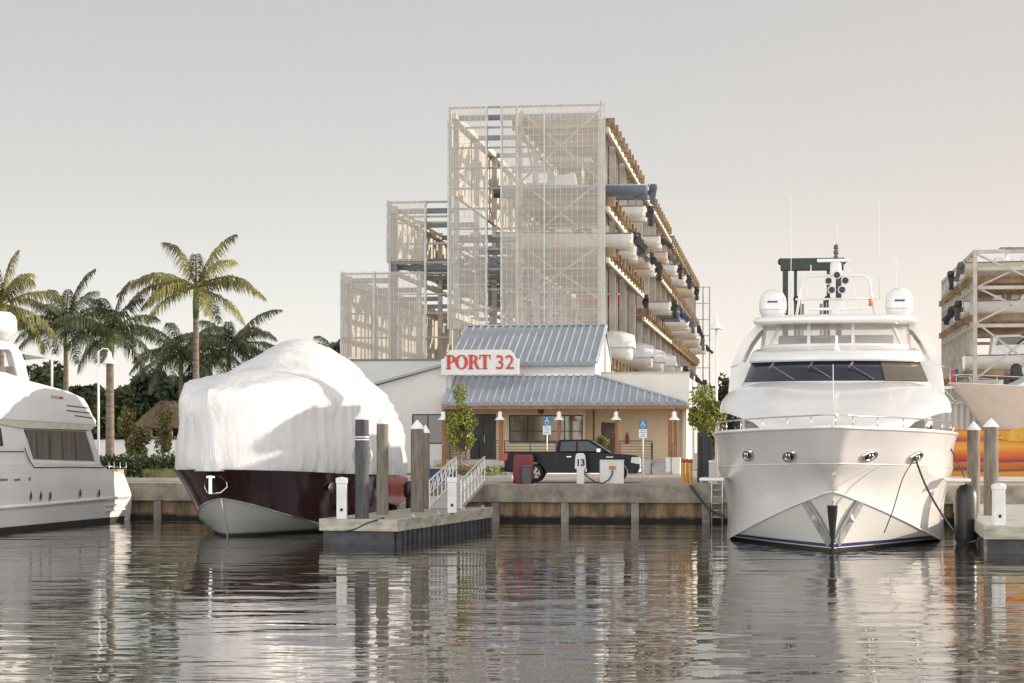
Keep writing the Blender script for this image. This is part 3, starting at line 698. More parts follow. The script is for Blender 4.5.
# ---- boats stored on the rack
def stored_boat(u_tip, k, z, L, hullmat, label, engines=1, engmat=black_p, style='console', beam=2.3, frame=BF, dirn=1, group='boats stored on the tall rack', cover=False):
    """keel on z, stern (dirn=1) at u_tip pointing to the aisle"""
    X, Y = frame.w(u_tip, k)
    e = empty('stored_boat', X, Y, z, 7.7 if dirn > 0 else 187.7, label, 'boat', group)
    rows = []; h = beam * .42
    for i in range(13):
        t = i / 12; x = -L * t; b_ = beam / 2 * (1 - max(0, (t - .45) / .55) ** 2.2) * (.94 + .06 * min(1, t * 4)); hh = h * (1 + .25 * t * t); kz = .35 * max(0, t - .6) ** 1.5 * h * 4
        cz = .32 * h + .5 * max(0, t - .5) ** 1.3 * h
        rows.append([(x, -b_ * 1.0, hh), (x, -b_ * .96, (hh + cz) / 2), (x, -b_ * .86, cz + kz * .3), (x, 0, kz), (x, b_ * .86, cz + kz * .3), (x, b_ * .96, (hh + cz) / 2), (x, b_ * 1.0, hh)])
    m = MB(); m.loft(rows); m.poly([rows[0][j] for j in range(7)])
    m.build('hull', hullmat, e)
    dk = MB(); dk.loft([[r[0], (r[0][0], 0, r[0][2] - .02), r[6]] for r in rows], smooth=False); dk.build('deck', white_dull, e, solid=.06)
    MB().tube([r[0] for r in rows] + [r[6] for r in rows[::-1]], .045, 6).build('rub_rail', grey_steel if hullmat is not hull_blue else alu, e)
    if cover:
        cm = MB(); rr = []
        for i in range(9):
            t = i / 8; x = .15 - L * .85 * t; wv = beam / 2 * 1.04; hh = h * 1.05 + (.45 * math.sin(math.pi * min(1, t * 1.1 + .2))) + .12 * math.sin(t * 11)
            rr.append([(x, -wv, h * .75), (x, -wv * .98, h * 1.15), (x, -wv * .5, hh * .93 + .1), (x, 0, hh + .25), (x, wv * .5, hh * .93 + .1), (x, wv * .98, h * 1.15), (x, wv, h * .75)])
        cm.loft(rr); cm.poly(rr[0]); cm.poly(rr[-1]); cm.build('cover', wrap_m, e)
    elif style == 'console':
        MB().prism([(-L*.45, hh*.8), (-L*.62, hh*.8), (-L*.60, hh + .5), (-L*.47, hh + .75)], 'y', -.4, .4).build('console', white_gel, e, bevel=.04)
        t = MB(); 
        for y in (-.6, .6):
            for x in (-L*.42, -L*.6): t.tube([(x, y, h), (x, y * .9, h + 1.75)], .035)
        t.tube([(-L*.42, -.54, h+1.74), (-L*.42, .54, h+1.74), (-L*.6, .54, h+1.74), (-L*.6, -.54, h+1.74), (-L*.42, -.54, h+1.74)], .03); t.build('top_frame', alu, e); MB().box(-L*.65, -L*.36, -.8, .8, h + 1.75, h + 1.82).build('hard_top', white_gel, e, bevel=.03)
    elif style == 'cabin':
        MB().prism([(-L*.2, h), (-L*.75, h * 1.1), (-L*.58, h + .75), (-L*.42, h + 1.5), (-L*.22, h + 1.45)], 'y', -beam*.36, beam*.36).build('cabin', white_gel, e, bevel=.06)
        MB().prism([(-L*.24, h + .75), (-L*.56, h + .8), (-L*.43, h + 1.35), (-L*.26, h + 1.3)], 'y', -beam*.37, beam*.37).build('cabin_window', glass_dark, e)
    else:
        MB().prism([(-L*.42, h*.8), (-L*.58, h*.9), (-L*.55, h + .45), (-L*.46, h + .5)], 'y', -beam*.3, beam*.3).build('console', white_gel, e, bevel=.04)
        MB().prism([(-L*.47, h + .45), (-L*.56, h + .4), (-L*.50, h + .85)], 'y', -beam*.3, beam*.3).build('windscreen', glass_dark, e)
        MB().box(-L*.30, -L*.24, -beam*.3, beam*.3, h*.8, h + .45).build('seat', hull_tan if hullmat is not hull_tan else white_dull, e, bevel=.05)
    for q in range(engines):
        y = (q - (engines - 1) / 2) * .62; rt = random.Random(label + str(q)); tilt = R(rt.choice((0, 0, 0, 18, 32, 45)) + rt.uniform(-4, 4))
        def T(p):     # tilt about the bracket on the transom
            x, yy, z_ = p; px_, pz = .18, h * .72; dx, dz_ = x - px_, z_ - pz
            return (px_ + dx * math.cos(tilt) - dz_ * math.sin(tilt) * -1 * -1, yy, pz + dx * math.sin(tilt) + dz_ * math.cos(tilt))
        g_ = MB(); rr = []
        for s_, wd, dp, off in ((-.10, .13, .20, .0), (-.02, .2, .33, .03), (.25, .24, .40, .06), (.52, .22, .37, .05), (.66, .14, .24, .02)):
            rr.append([T((.42 + off + dp * (abs(math.cos(a)) ** .7) * (1 if math.cos(a) > 0 else -1), y + wd * (abs(math.sin(a)) ** .7) * (1 if math.sin(a) > 0 else -1), h * .95 + s_)) for a in [2 * math.pi * j / 12 for j in range(12)]])
        es = .68; rr = [[(x_ * es, y + (y_ - y) * es, h * .55 + (z_ - h * .75) * es) for x_, y_, z_ in r_] for r_ in rr]
        g_.loft(rr, closed=True); g_.poly(rr[0]); g_.poly(rr[-1])
        ob = g_.build('outboard', engmat, e)
        lg = MB(); lg.prism([(.12, h*.95), (.80, h*.95), (.72, h*.3), (.70, -.10), (.78, -.14), (.74, -.45), (.34, -.45), (.26, h*.1)], 'y', y - .13, y + .13); lg.tube([(.2, y, -.25), (.8, y, -.27)], [.11, .04]); lg.box(.0, .28, y - .13, y + .13, h*.45, h*.95)
        lg.box(.2, .95, y - .16, y + .16, -.02, .02)
        lg.v = [T(p) for p in lg.v]; lg.v = [(x_ * es, y + (y_ - y) * es, h * .55 + (z_ - h * .75) * es) for x_, y_, z_ in lg.v]
        lg.build('engine_leg', engmat, ob)
    return e
wht = white_gel
SB = [  # (px of stern tip, depth k, tier, L, hull, label, engines, style, cover, engine material)
 (648, 17.5, 1, 11, hull_blue, 'slate blue hulled boat with dark outboard on the upper shelf behind the screen', 1, 'console', False, canvas_g),
 (634, 18.5, 2, 9, wht, 'cream white boat nearest the screen on the third shelf', 2, 'open', False, black_p),
 (637, 27, 2, 9.0, wht, 'white boat with large grey canvas covered engine, third shelf from the top', 1, 'cabin', False, canvas_g),
 (650, 33, 2, 8.5, hull_tan, 'cream hulled boat with tilted black outboard beside the grey covered engine', 1, 'open', False, black_p),
 (655, 40, 2, 8.8, wht, 'white boat with black outboard hanging over the aisle at the rack joint', 1, 'console', False, black_p),
 (642, 50, 2, 9.5, hull_red, 'bright red hulled boat with black outboards on the middle shelf', 2, 'open', False, black_p),
 (671, 58, 2, 9.0, wht, 'white boat with twin black outboards just right of the red boat', 2, 'console', False, black_p),
 (680, 68, 2, 8.5, hull_blue, 'boat with blue covered stern low on the rack', 1, 'open', False, blue_p),
 (661, 52, 1, 8.5, wht, 'white boat with dark outboard high behind the upper posts', 1, 'open', False, black_p),
 (686, 92, 1, 9.5, wht, 'white cabin boat high at the far end of the rack', 1, 'cabin', False, black_p),
 (694, 108, 1, 9.5, hull_tan, 'cream centre console boat high at the far end of the rack', 2, 'console', False, black_p),
 (697, 96, 2, 8.5, wht, 'white centre console boat on the middle shelf of the far end', 1, 'console', False, black_p),
 (700, 122, 2, 8.5, hull_tan, 'small cream boat on the middle shelf of the far end', 1, 'open', False, canvas_g),
 (632, 18, 3, 8.5, wht, 'big white wrapped boat low on the rack beside the upper roof gable', 0, 'open', True, black_p),
 (663, 44, 3, 8.0, wht, 'left of two small wrapped boats above the right parapet', 0, 'open', True, black_p),
 (674, 52, 3, 8.5, wht, 'right of two small wrapped boats above the right parapet', 0, 'open', True, black_p),
 (690, 72, 3, 8.5, hull_tan, 'cream boat with grey covered engine on the lowest visible shelf', 1, 'console', False, canvas_g),
 (699, 88, 3, 8.5, wht, 'white cabin boat on the lowest visible shelf', 1, 'cabin', False, black_p),
 (705, 104, 3, 8.0, wht, 'white boat with black outboard jutting farthest into the aisle', 1, 'open', False, black_p),
 (646, 31, 1, 9.0, wht, 'white boat on the second shelf just behind the slate blue one', 1, 'open', False, black_p),
 (668, 66, 1, 8.5, hull_tan, 'cream boat on the second shelf before the step in the rack roof', 1, 'console', False, canvas_g),
 (677, 79, 1, 8.5, wht, 'white cabin boat on the second shelf at the step in the rack roof', 1, 'cabin', False, black_p),
 (689, 83, 2, 8.5, wht, 'white boat with a grey engine on the third shelf behind the blue covered stern', 1, 'open', False, canvas_g),
 (706, 139, 2, 8.0, wht, 'white boat farthest back on the third shelf', 1, 'console', False, black_p),
 (682, 62, 3, 8.0, hull_tan, 'cream cabin boat behind the two small wrapped boats', 1, 'cabin', False, black_p),
 (652, 34, 3, 8.0, wht, 'small wrapped boat between the big wrapped one and the pair at the parapet', 0, 'open', True, black_p),
 (708, 124, 3, 8.0, hull_blue, 'slate hulled boat farthest back on the lowest visible shelf', 1, 'open', False, black_p),
]
for px, k, tr, L, hm, lb, ne, sty, cov, em in SB:
    z = tz(tr, k); u_t = min(K(px, 300, k)[0], uC2 + 2.6)
    stored_boat(u_t, k, z + .01, min(L, u_t - uC1 + 2.0), hm, lb, ne, em, sty, 2.0 if hm is hull_blue else 2.5, cover=cov)

# second rack on the right, its side towards the aisle carries the boats
PR = Fr(PX(975, 140), 140, 7.7)
r2 = empty('boat_rack', PR.x, PR.y, 0, 7.7, 'open steel boat rack with crossed braces at the right edge', 'boat rack')
zt2 = PZ(250, 140) 
L2 = [PZ(276, 140), PZ(314, 140), PZ(330,140), PZ(370, 140)]
c2 = [(k, u_) for k in [0, 4.6, 9.2, 13.8, 18.4, 23, 27.6] for u_ in (0, 5.2, 10.6, 16)] + [(k, 0) for k in (2.3, 6.9, 11.5, 16.1, 20.7, 25.3)]
limited(c2, lambda mb, it: mb.box(it[1]-.14, it[1]+.14, it[0]-.14, it[0]+.14, G, zt2 if it[1] < 12 else zt2), 'column', galv, r2)
for z in (zt2, zt2 - 1.2, L2[0] - .7, L2[1] - .7, L2[3] - .7):
    for k in (0, 13.8, 27.6): MB().box(.15, 16.5, k - .1, k + .1, z - .25, z).build('cross_beam', galv, r2)
    MB().box(-.1, .1, .15, 27.4, z - .25, z).build('long_beam', cream_steel, r2)
    MB().box(5.1, 5.3, .15, 27.4, z - .25, z).build('long_beam', galv, r2)
k = 1.0
while k < 27:
    for z in (L2[0], L2[1], L2[3]): MB().box(-.45, 6.2, k - .17, k + .17, z - .45, z).build('bunk', timber, r2)
    k += 2.3
b2 = MB()
zz = [zt2 - .3, L2[0] - .8, L2[1] - .6, L2[3] - .6, G + .5]
for a, b_ in zip(zz, zz[1:]):
    for u0 in (0, 5.2, 10.6): b2.bar((u0 + .1, .0, a), (u0 + 5.1, .0, b_), .13); b2.bar((u0 + .1, .16, b_), (u0 + 5.1, .16, a), .13)
b2.build('cross_brace', galv, r2)
for i, (pxk, z, hm, lb, ne, sty, em, cv) in enumerate((
    (3.0, L2[0], hull_tan, 'cream hulled boat on the top shelf of the right hand rack', 1, 'open', canvas_g, False),
    (10.0, L2[0], wht, 'white boat behind the cream one on the top shelf of the right hand rack', 1, 'console', black_p, False),
    (4.0, L2[1], wht, 'white boat with long black outboard on the middle shelf of the right hand rack', 1, 'open', black_p, False),
    (11.0, L2[1], hull_tan, 'cream boat deeper on the middle shelf of the right hand rack', 2, 'console', black_p, False),
    (3.0, L2[3], wht, 'white boat on the lowest shelf of the right hand rack', 0, 'cabin', black_p, False))):
    X, Y = PR.w(-1.5, pxk)
    stored_boat(-.5, pxk, z + .01, 9, hm, lb, ne, em, sty, 2.6, PR, -1, 'boats stored on the right hand rack', cv)

# forklift between the racks
FX, FD = PX(812, 122), 122
fk = empty('boat_forklift', FX, FD, G, 7.7, 'giant dark green marina forklift with its tall mast raised behind the yacht', 'forklift')
zt = PZ(258, 122) - G; hw_ = 1.62
ms = MB()
for s in (-1, 1):
    ms.box(s*hw_ - .17, s*hw_ + .17, 0, .45, .4, zt); ms.box(s*hw_ - s*.62 - .1, s*hw_ - s*.62 + .1, .1, .4, .4, zt - .5)
ms.build('outer_mast', green_st, fk, bevel=.02)
MB().box(-hw_ - .3, hw_ + .3, -.06, .5, zt - .75, zt + .0).build('mast_head', green_st, fk, bevel=.04)
im = MB()
for s in (-1, 1): im.box(s*.78 - .09, s*.78 + .09, .12, .38, .4, zt - 2.6)
im.box(-1.3, 1.5, .1, .36, zt - 6.6, zt - 6.25); im.build('inner_mast', green_st, fk)
pp_ = MB()
for s in (-1, 1):
    pp_.lathe([(0,-.14),(.2,-.14),(.2,.14),(0,.14)], (s*.95, .2, zt - 2.5), 14, 'y'); pp_.lathe([(0,-.14),(.22,-.14),(.22,.14),(0,.14)], (s*(hw_+.25), .2, zt - .2), 14, 'y')
pp_.build('pulley', black_p, fk)
cy = MB()
for s in (-1, 1): cy.tube([(s*.55, .3, .4), (s*.55, .3, zt - 2.8)], .09)
cy.build('lift_cylinder', M('pale_cylinder', (.36,.40,.35), .4, .5), fk)
MB().box(-1.5, 1.5, .6, 6.2, .9, 2.3).build('body', green_st, fk, bevel=.1)
MB().box(-.7, .7, 1.2, 2.9, 2.3, 4.0).build('cab', dark_fr, fk, bevel=.08)
for s in (-1, 1):
    for y in (1.3, 5.2): MB().lathe([(0,-.3),(.75,-.3),(.85,-.2),(.85,.2),(.75,.3),(0,.3)], (s*1.8, y, .85), 20, 'x').build('wheel', rubber, fk)
    MB().box(s*.8 - .15, s*.8 + .15, -5, -.1, .45, .62).build('fork', grey_steel, fk)
# ================================================================ big boats
def lerp_tab(tab, t):
    for (a, x), (b_, y) in zip(tab, tab[1:]):
        if t <= b_: 
            q = (t - a) / (b_ - a) if b_ > a else 0; return tuple(p + (r - p) * q for p, r in zip(x, y))
    return tab[-1][1]
def smooth_tab(tab, t):       # Catmull-Rom through the table
    xs = [a for a, _ in tab]; n = len(tab)
    if t <= xs[0]: return tab[0][1]
    if t >= xs[-1]: return tab[-1][1]
    i = max(j for j in range(n - 1) if xs[j] <= t); u_ = (t - xs[i]) / (xs[i+1] - xs[i]); h = xs[i+1] - xs[i]
    out = []
    for d in range(len(tab[0][1])):
        p = [tab[j][1][d] for j in range(n)]
        m0 = (p[i+1] - p[i-1]) / (xs[i+1] - xs[i-1]) if i > 0 else (p[1] - p[0]) / (xs[1] - xs[0])
        m1 = (p[i+2] - p[i]) / (xs[i+2] - xs[i]) if i + 2 < n else (p[-1] - p[-2]) / (xs[-1] - xs[-2])
        out.append((2*u_**3 - 3*u_**2 + 1) * p[i] + (u_**3 - 2*u_**2 + u_) * h * m0 + (-2*u_**3 + 3*u_**2) * p[i+1] + (u_**3 - u_**2) * h * m1)
    return tuple(out)
def panel(mb, la, lb, ts, side, sub=4, bulge=0.0):
    """surface between two guide lines (tables of (s,b,z)); side = +1 right, -1 left"""
    rows = []
    for t in ts:
        a, b_ = smooth_tab(la, t), smooth_tab(lb, t); r = []
        for j in range(sub + 1):
            q = j / sub; k = math.sin(math.pi * q) * bulge
            r.append((side * max(0, a[1] + (b_[1] - a[1]) * q - k), a[0] + (b_[0] - a[0]) * q, a[2] + (b_[2] - a[2]) * q))
        rows.append(r)
    mb.loft(rows)

# ---------------------------------------------------------------- white motor yacht, bow on
YF = Fr(PX(832.5, 63.6), 63.6, 9.6)
yt = empty('motor_yacht', YF.x, YF.y, 0, 9.6, 'large white motor yacht moored bow towards the viewer, two white radomes on its roof', 'yacht')
sheer = [(0,(-3.0,0,3.98)), (.04,(-2.85,.45,3.97)), (.1,(-2.15,.95,3.95)), (.2,(-.5,2.0,3.92)), (.32,(1.8,3.22,3.86)), (.45,(4.8,4.03,3.80)), (.6,(9,4.36,3.72)), (.75,(16,4.38,3.62)), (1,(34,4.1,3.5))]
knuck = [(0,(-1.75,0,2.86)), (.04,(-1.62,.28,2.86)), (.1,(-.95,.68,2.84)), (.2,(.6,1.62,2.80)), (.32,(2.7,2.82,2.74)), (.45,(5.4,3.75,2.66)), (.6,(9.2,4.25,2.55)), (.75,(16,4.36,2.45)), (1,(34,4.1,2.4))]
chine = [(0,(-.55,0,1.95)), (.04,(-.38,.20,1.90)), (.1,(.15,.52,1.76)), (.2,(1.4,1.28,1.42)), (.32,(3.2,2.25,.92)), (.45,(5.4,3.1,.42)), (.6,(8.4,3.8,-.02)), (.75,(14,4.15,-.3)), (1,(34,4.0,-.5))]
keel = [(0,(-.55,0,1.95)), (.04,(-.4,0,1.45)), (.1,(-.2,0,.75)), (.2,(.15,0,-.1)), (.32,(.8,0,-.8)), (.45,(2.0,0,-1.2)), (.6,(4.8,0,-1.35)), (.75,(12,0,-1.4)), (1,(34,0,-1.3))]
ts = [0,.012,.025,.04,.06,.08,.1,.13,.16,.2,.24,.28,.32,.36,.4,.45,.5,.55,.6,.67,.75,.87,1]
hull = MB()
for sd in (-1, 1):
    panel(hull, knuck, sheer, ts, sd, 4, .05); panel(hull, chine, knuck, ts, sd, 8, .16)
hull.poly([(x * sd, 34, z) for sd, x, z in ((-1,4.1,3.5),(1,4.1,3.5),(1,4.1,2.4),(1,4.0,-.5),(-1,4.0,-.5),(-1,4.1,2.4))])
ho = hull.build('hull', white_gel, yt)
btm = MB()
for sd in (-1, 1): panel(btm, keel, chine, ts, sd, 10, .10)
# bottom panel: white above the boot stripe, blue stripe, black antifouling below, by height only
bm_ = bpy.data.materials.new('yacht_bottom'); bm_.use_nodes = True
def bottom_mat(m, bands, rough=.3):
    n = m.node_tree; b = n.nodes['Principled BSDF']; b.inputs['Roughness'].default_value = rough
    tc = n.nodes.new('ShaderNodeTexCoord'); sp = n.nodes.new('ShaderNodeSeparateXYZ'); n.links.new(tc.outputs['Object'], sp.inputs[0])
    mr = n.nodes.new('ShaderNodeMapRange'); mr.inputs[1].default_value = -1; mr.inputs[2].default_value = 3; n.links.new(sp.outputs[2], mr.inputs[0])
    cr = n.nodes.new('ShaderNodeValToRGB'); cr.color_ramp.interpolation = 'CONSTANT'; e = cr.color_ramp.elements
    e[0].position = 0; e[0].color = (*bands[0][1], 1); e[1].position = (bands[1][0] + 1) / 4; e[1].color = (*bands[1][1], 1)
    for z, c_ in bands[2:]: q = e.new((z + 1) / 4); q.color = (*c_, 1)
    n.links.new(mr.outputs[0], cr.inputs[0]); n.links.new(cr.outputs[0], b.inputs['Base Color'])
bottom_mat(bm_, [(-1,(.025,.024,.024)), (.10,(.66,.65,.63)), (.135,(.02,.04,.13)), (.24,(.62,.61,.58))])
btm.build('bottom', bm_, yt)
ch_ = MB()      # raised chine strake
for sd in (-1, 1):
    pts = [smooth_tab(chine, t) for t in ts if t < .9]; ch_.tube([(sd * (p[1] + .02), p[0], p[2]) for p in pts], .035, 6)
    pts = [smooth_tab(knuck, t) for t in ts]; ch_.tube([(sd * (p[1] + .0), p[0], p[2]) for p in pts], .018, 6)
ch_.build('spray_rail', white_gel, yt)
gw = MB()
for sd in (-1, 1):
    pts = [smooth_tab(sheer, t) for t in ts]; gw.tube([(sd * p[1], p[0], p[2] + .02) for p in pts], .06, 8)
gw.build('gunwale', white_gel, yt)
dk = MB(); dk.loft([[(-p[1], p[0], p[2] - .02), (0, p[0], p[2] + .03), (p[1], p[0], p[2] - .02)] for p in [smooth_tab(sheer, t) for t in ts]], smooth=False)
dk.build('foredeck', white_gel, yt)
# black stem guard and the stainless anchor chutes
sg_ = MB(); rows = []
for t in (.035, .06, .1, .15, .2, .26, .32):
    p = smooth_tab(keel, t); wd = .02 + .15 * max(0, min(1, (p[2] + .15) / 1.6)); rows.append([(-wd, p[0] + .10, p[2]), (-wd * .6, p[0] - .05, p[2]), (0, p[0] - .08, p[2]), (wd * .6, p[0] - .05, p[2]), (wd, p[0] + .10, p[2])])
sg_.loft(rows); sg_.build('stem_guard', black_p, yt)
def on_bottom(sd, t, q, out=.03):
    a, b_ = smooth_tab(keel, t), smooth_tab(chine, t); k = math.sin(math.pi * q) * .10
    return Vector((sd * max(0, a[1] + (b_[1] - a[1]) * q - k), a[0] + (b_[0] - a[0]) * q - out, a[2] + (b_[2] - a[2]) * q + .0))
def by_pix(px, py, dz=0):    # ray to point of the hull's bottom: search
    best = None
    for sd in (-1, 1):
        for t in [i / 200 for i in range(2, 100)]:
            for q in [j / 20 for j in range(21)]:
                p = on_bottom(sd, t, q); X, Y = YF.w(p.x, p.y); dx = CXP + X / Y * FPX - px; dy = HY + (HC - p.z) * FPX / Y - py; e_ = dx*dx + dy*dy
                if best is None or e_ < best[0]: best = (e_, p)
    return best[1]
for tops, bots in ((((801.5, 502.5), (808.5, 500)), ((827.5, 547), (832, 540))), (((857, 499.5), (864, 502.5)), ((834, 540), (838.5, 547)))):
    a, b_ = by_pix(*tops[0]), by_pix(*tops[1]); c_, d_ = by_pix(*bots[0]), by_pix(*bots[1])
    m = MB(); up = Vector((0,-.05,.0)); rows = []
    for i in range(7):
        q = i / 6; p, r = a.lerp(c_, q) + up, b_.lerp(d_, q) + up; rows.append([p, p.lerp(r, .5) + Vector((0, .06, 0)), r])
    m.loft(rows, smooth=False); o = m.build('anchor_chute', M('brushed_steel', (.60,.61,.63), .38, .75, var=.2, scale=1.5), yt, solid=.03)
    mm = a.lerp(b_, .5).lerp(c_.lerp(d_, .5), .38) + Vector((0,-.10,0)); MB().add([mm + Vector((-.12,.02,-.15)), mm + Vector((.12,.02,-.15)), mm + Vector((0,.05,.18)), mm + Vector((0,-.04,-.03))], [(0,1,3),(1,2,3),(2,0,3),(0,2,1)]).build('anchor_fluke', alu, o)
# hawse fittings on the topsides
def topside(px, py):
    best = None
    for sd in (-1, 1):
        for t in [i / 300 for i in range(1, 220)]:
            for q in [j / 16 for j in range(17)]:
                a, b_ = smooth_tab(knuck, t), smooth_tab(sheer, t); k = math.sin(math.pi * q) * .05
                p = Vector((sd * (a[1] + (b_[1] - a[1]) * q - k), a[0] + (b_[0] - a[0]) * q, a[2] + (b_[2] - a[2]) * q))
                X, Y = YF.w(p.x, p.y); e_ = (CXP + X / Y * FPX - px) ** 2 + (HY + (HC - p.z) * FPX / Y - py) ** 2
                if best is None or e_ < best[0]: best = (e_, p, sd, t, q)
    _, p, sd, t, q = best; p2 = smooth_tab(knuck, t + .01); p1 = smooth_tab(knuck, t)
    tang = Vector((sd * (p2[1] - p1[1]), p2[0] - p1[0], 0)).normalized(); a, b_ = smooth_tab(knuck, t), smooth_tab(sheer, t)
    up = Vector((sd * (b_[1] - a[1]), b_[0] - a[0], b_[2] - a[2])).normalized(); n = tang.cross(up).normalized()
    if n.y > 0 and abs(n.y) > .05: n = -n
    if n.x * sd < 0 and abs(n.x) > .5: n = -n
    return p, tang * sd, up, n
for px, py in ((748, 455.5), (790, 455), (869, 455.5), (915.5, 457.5)):
    p, tg, up, n = topside(px, py); o_ = []; i_ = []; f = MB()
    for sc_, of, lst in ((1, .0, o_), (.9, .05, i_), (.66, .05, None)): pass
    def ring(rx, rz, off): return [p + n * off + (tg * math.cos(a) * rx + up * math.sin(a) * rz + tg * math.sin(a) * rx * .35) for a in [2*math.pi*j/24 for j in range(24)]]
    f.loft([ring(.41, .26, .0), ring(.40, .25, .07), ring(.31, .17, .07), ring(.30, .16, .01)], closed=True); fo = f.build('hawse_frame', chrome, yt)
    h_ = MB(); h_.poly(ring(.31, .17, .02)); h_.build('hawse_hole', black_p, fo, fix=False)
    for s_ in (-.09, .09): MB().tube([p + n*.04 + tg*s_ - up*.13, p + n*.09 + tg*s_, p + n*.04 + tg*s_ + up*.13], .035, 6).build('roller', chrome, fo)
# folding platforms at the sides of the hull
for sd, px, py in ((-1, 0, 0), (1, 0, 0)):
    m = MB(); m.box(min(sd*3.75, sd*4.62), max(sd*3.75, sd*4.62), 4.8, 6.3, 2.15, 2.27); m.build('side_platform', white_gel, yt, bevel=.04)
# small hull vents right side
for px, py in ((949, 472), (943, 498)):
    k_, z_ = YF.u(px, py, 4.3)
# bow rail
rl = MB(); pts = [smooth_tab(sheer, t) for t in [i/40*.62 for i in range(41)]]
full = [(-(p[1] - .12), p[0] + .12, p[2]) for p in pts[::-1]] + [(p[1] - .12, p[0] + .12, p[2]) for p in pts[1:]]
rl.tube([(x, y, z + .34 + .05) for x, y, z in full], .028, 6)
for i in range(0, len(full), 5): x, y, z = full[i]; rl.tube([(x, y, z), (x, y, z + .38)], .02, 6)
rl.build('bow_rail', chrome, yt)
# foredeck cowl running back into the bridge-deck sides
def se(w_, h0, h1, zb, n=26, p=2.6, side_bulge=0):
    pts = []
    for j in range(n + 1):
        a = math.pi * j / n; cx, sx_ = math.cos(a), math.sin(a)
        x = -w_ * (abs(cx) ** (2/p)) * (1 if cx > 0 else -1); z = h0 + (h1 - h0) * (max(0, sx_) ** (2/p)); pts.append((x, z))
    return [(x, max(z, zb)) for x, z in pts]
cw = MB(); rows = []
tab = [(2.4,(.9,3.9,4.02,3.9)), (3.4,(1.9,3.9,4.2,3.9)), (4.6,(2.75,3.85,4.45,3.88)), (6,(3.4,3.8,4.75,3.9)), (7.5,(3.9,3.9,5.1,4.2)), (9,(4.15,4.2,5.42,4.5)), (10.5,(4.27,4.4,5.72,4.72)), (12,(4.3,4.4,5.85,4.75)), (15,(4.3,4.7,5.9,4.85)), (30,(4.2,4.7,5.9,4.85))]
for s_ in [2.4,2.9,3.4,4,4.6,5.3,6,6.7,7.5,8.2,9,9.7,10.5,11.2,12,13.5,15,20,30]:
    w_, h0, h1, zb = smooth_tab(tab, s_); rows.append([(x, s_, max(z, zb, min(4.55, 3.9 + .34 * max(0, abs(x) - 1.9)) if s_ > 4.2 else zb)) for x, z in se(w_, h0, h1, 3.9, 30, 3.6)])
cw.loft(rows); cw.poly([(x, y, z) for x, y, z in rows[-1]]); cw.build('foredeck_cowl', white_gel, yt)
MB().box(-4.2, 4.2, 11.5, 30, 4.80, 4.90).build('side_deck_overhang', white_gel, yt)
# sun pad panel on the cowl
# lower deck house
dh = MB(); dh.loft([[(-3.25, 7.0, z), (-3.25, 30, z), (3.25, 30, z), (3.25, 7.0, z)] for z in (3.5, 4.62)], closed=True, smooth=False); dh.build('deck_house', white_gel, yt)
for sd in (-1, 1):
    wdw = MB(); pl = [(8.6, 3.85), (10.6, 4.62), (24, 4.66), (24, 3.9)]
    wdw.add([(sd * 3.275, y, z) for y, z in pl] , [(0,1,2,3)]); o = wdw.build('side_window', glass_dark, yt, solid=.03)
    MB().box(min(sd*2.35, sd*3.15), max(sd*2.35, sd*3.15), 6.95, 6.99, 3.9, 4.5).build('forward_window', glass_dark if sd < 0 else glass_amber, yt)
# bridge: stacked rings with a bowed front
def bowring(z, sf, w_, bul, sb, n=16):
    pts = []
    for j in range(n + 1):
        x = -w_ + 2 * w_ * j / n; pts.append((x, sf + bul * (abs(x) / w_) ** 2.4, z))
    return pts + [(w_, sb, z), (-w_, sb, z)]
def tower(name, rings, mat, cap=True):
    m = MB(); m.loft(rings, closed=True); 
    if cap: m.poly(rings[-1]); m.poly(rings[0][::-1])
    return m.build(name, mat, yt)
tower('windscreen_base', [bowring(5.3, 9.9, 3.75, 1.9, 27), bowring(5.78, 10.6, 3.52, 1.9, 27)], white_gel)
ws = tower('windscreen', [bowring(5.78, 10.62, 3.48, 1.9, 24), bowring(6.56, 11.75, 3.22, 1.8, 24)], M('windscreen_glass', (.014,.02,.032), .12, var=.25, spec=.9), False)
# tan blind behind the right end of the windscreen
bl_ = MB(); rr = []
for z, sf, w_, bul in ((5.80, 10.60, 3.50, 1.9), (6.54, 11.72, 3.24, 1.8)):
    rr.append([(x * w_, sf + bul * abs(x) ** 2.4 - .015, z) for x in (.53, .62, .72, .82, .92, 1.0)])
bl_.loft(rr); bl_.build('tan_blind', M('tan_blind', (.11,.09,.07), .2, var=.08), ws, fix=False)
tower('bridge_brow', [bowring(6.56, 11.6, 3.3, 1.8, 22), bowring(6.72, 11.6, 3.34, 1.8, 22), bowring(7.0, 12.3, 3.22, 1.8, 21.5), bowring(7.16, 13.2, 3.05, 1.6, 21)], white_gel)
tower('venturi_screen', [bowring(7.17, 13.5, 2.85, 1.3, 14.9), bowring(7.32, 13.55, 2.8, 1.3, 14.9)], white_dull)
for x in (-1.5, -.05, 1.45):     # wipers
    m = MB(); m.tube([(x, 10.75 + .2 * abs(x/2), 5.84), (x - .85, 11.35, 6.38)], .022, 6); m.tube([(x-.95, 11.3, 6.28), (x - .78, 11.42, 6.50)], .03, 6); m.build('wiper', grey_steel, yt)
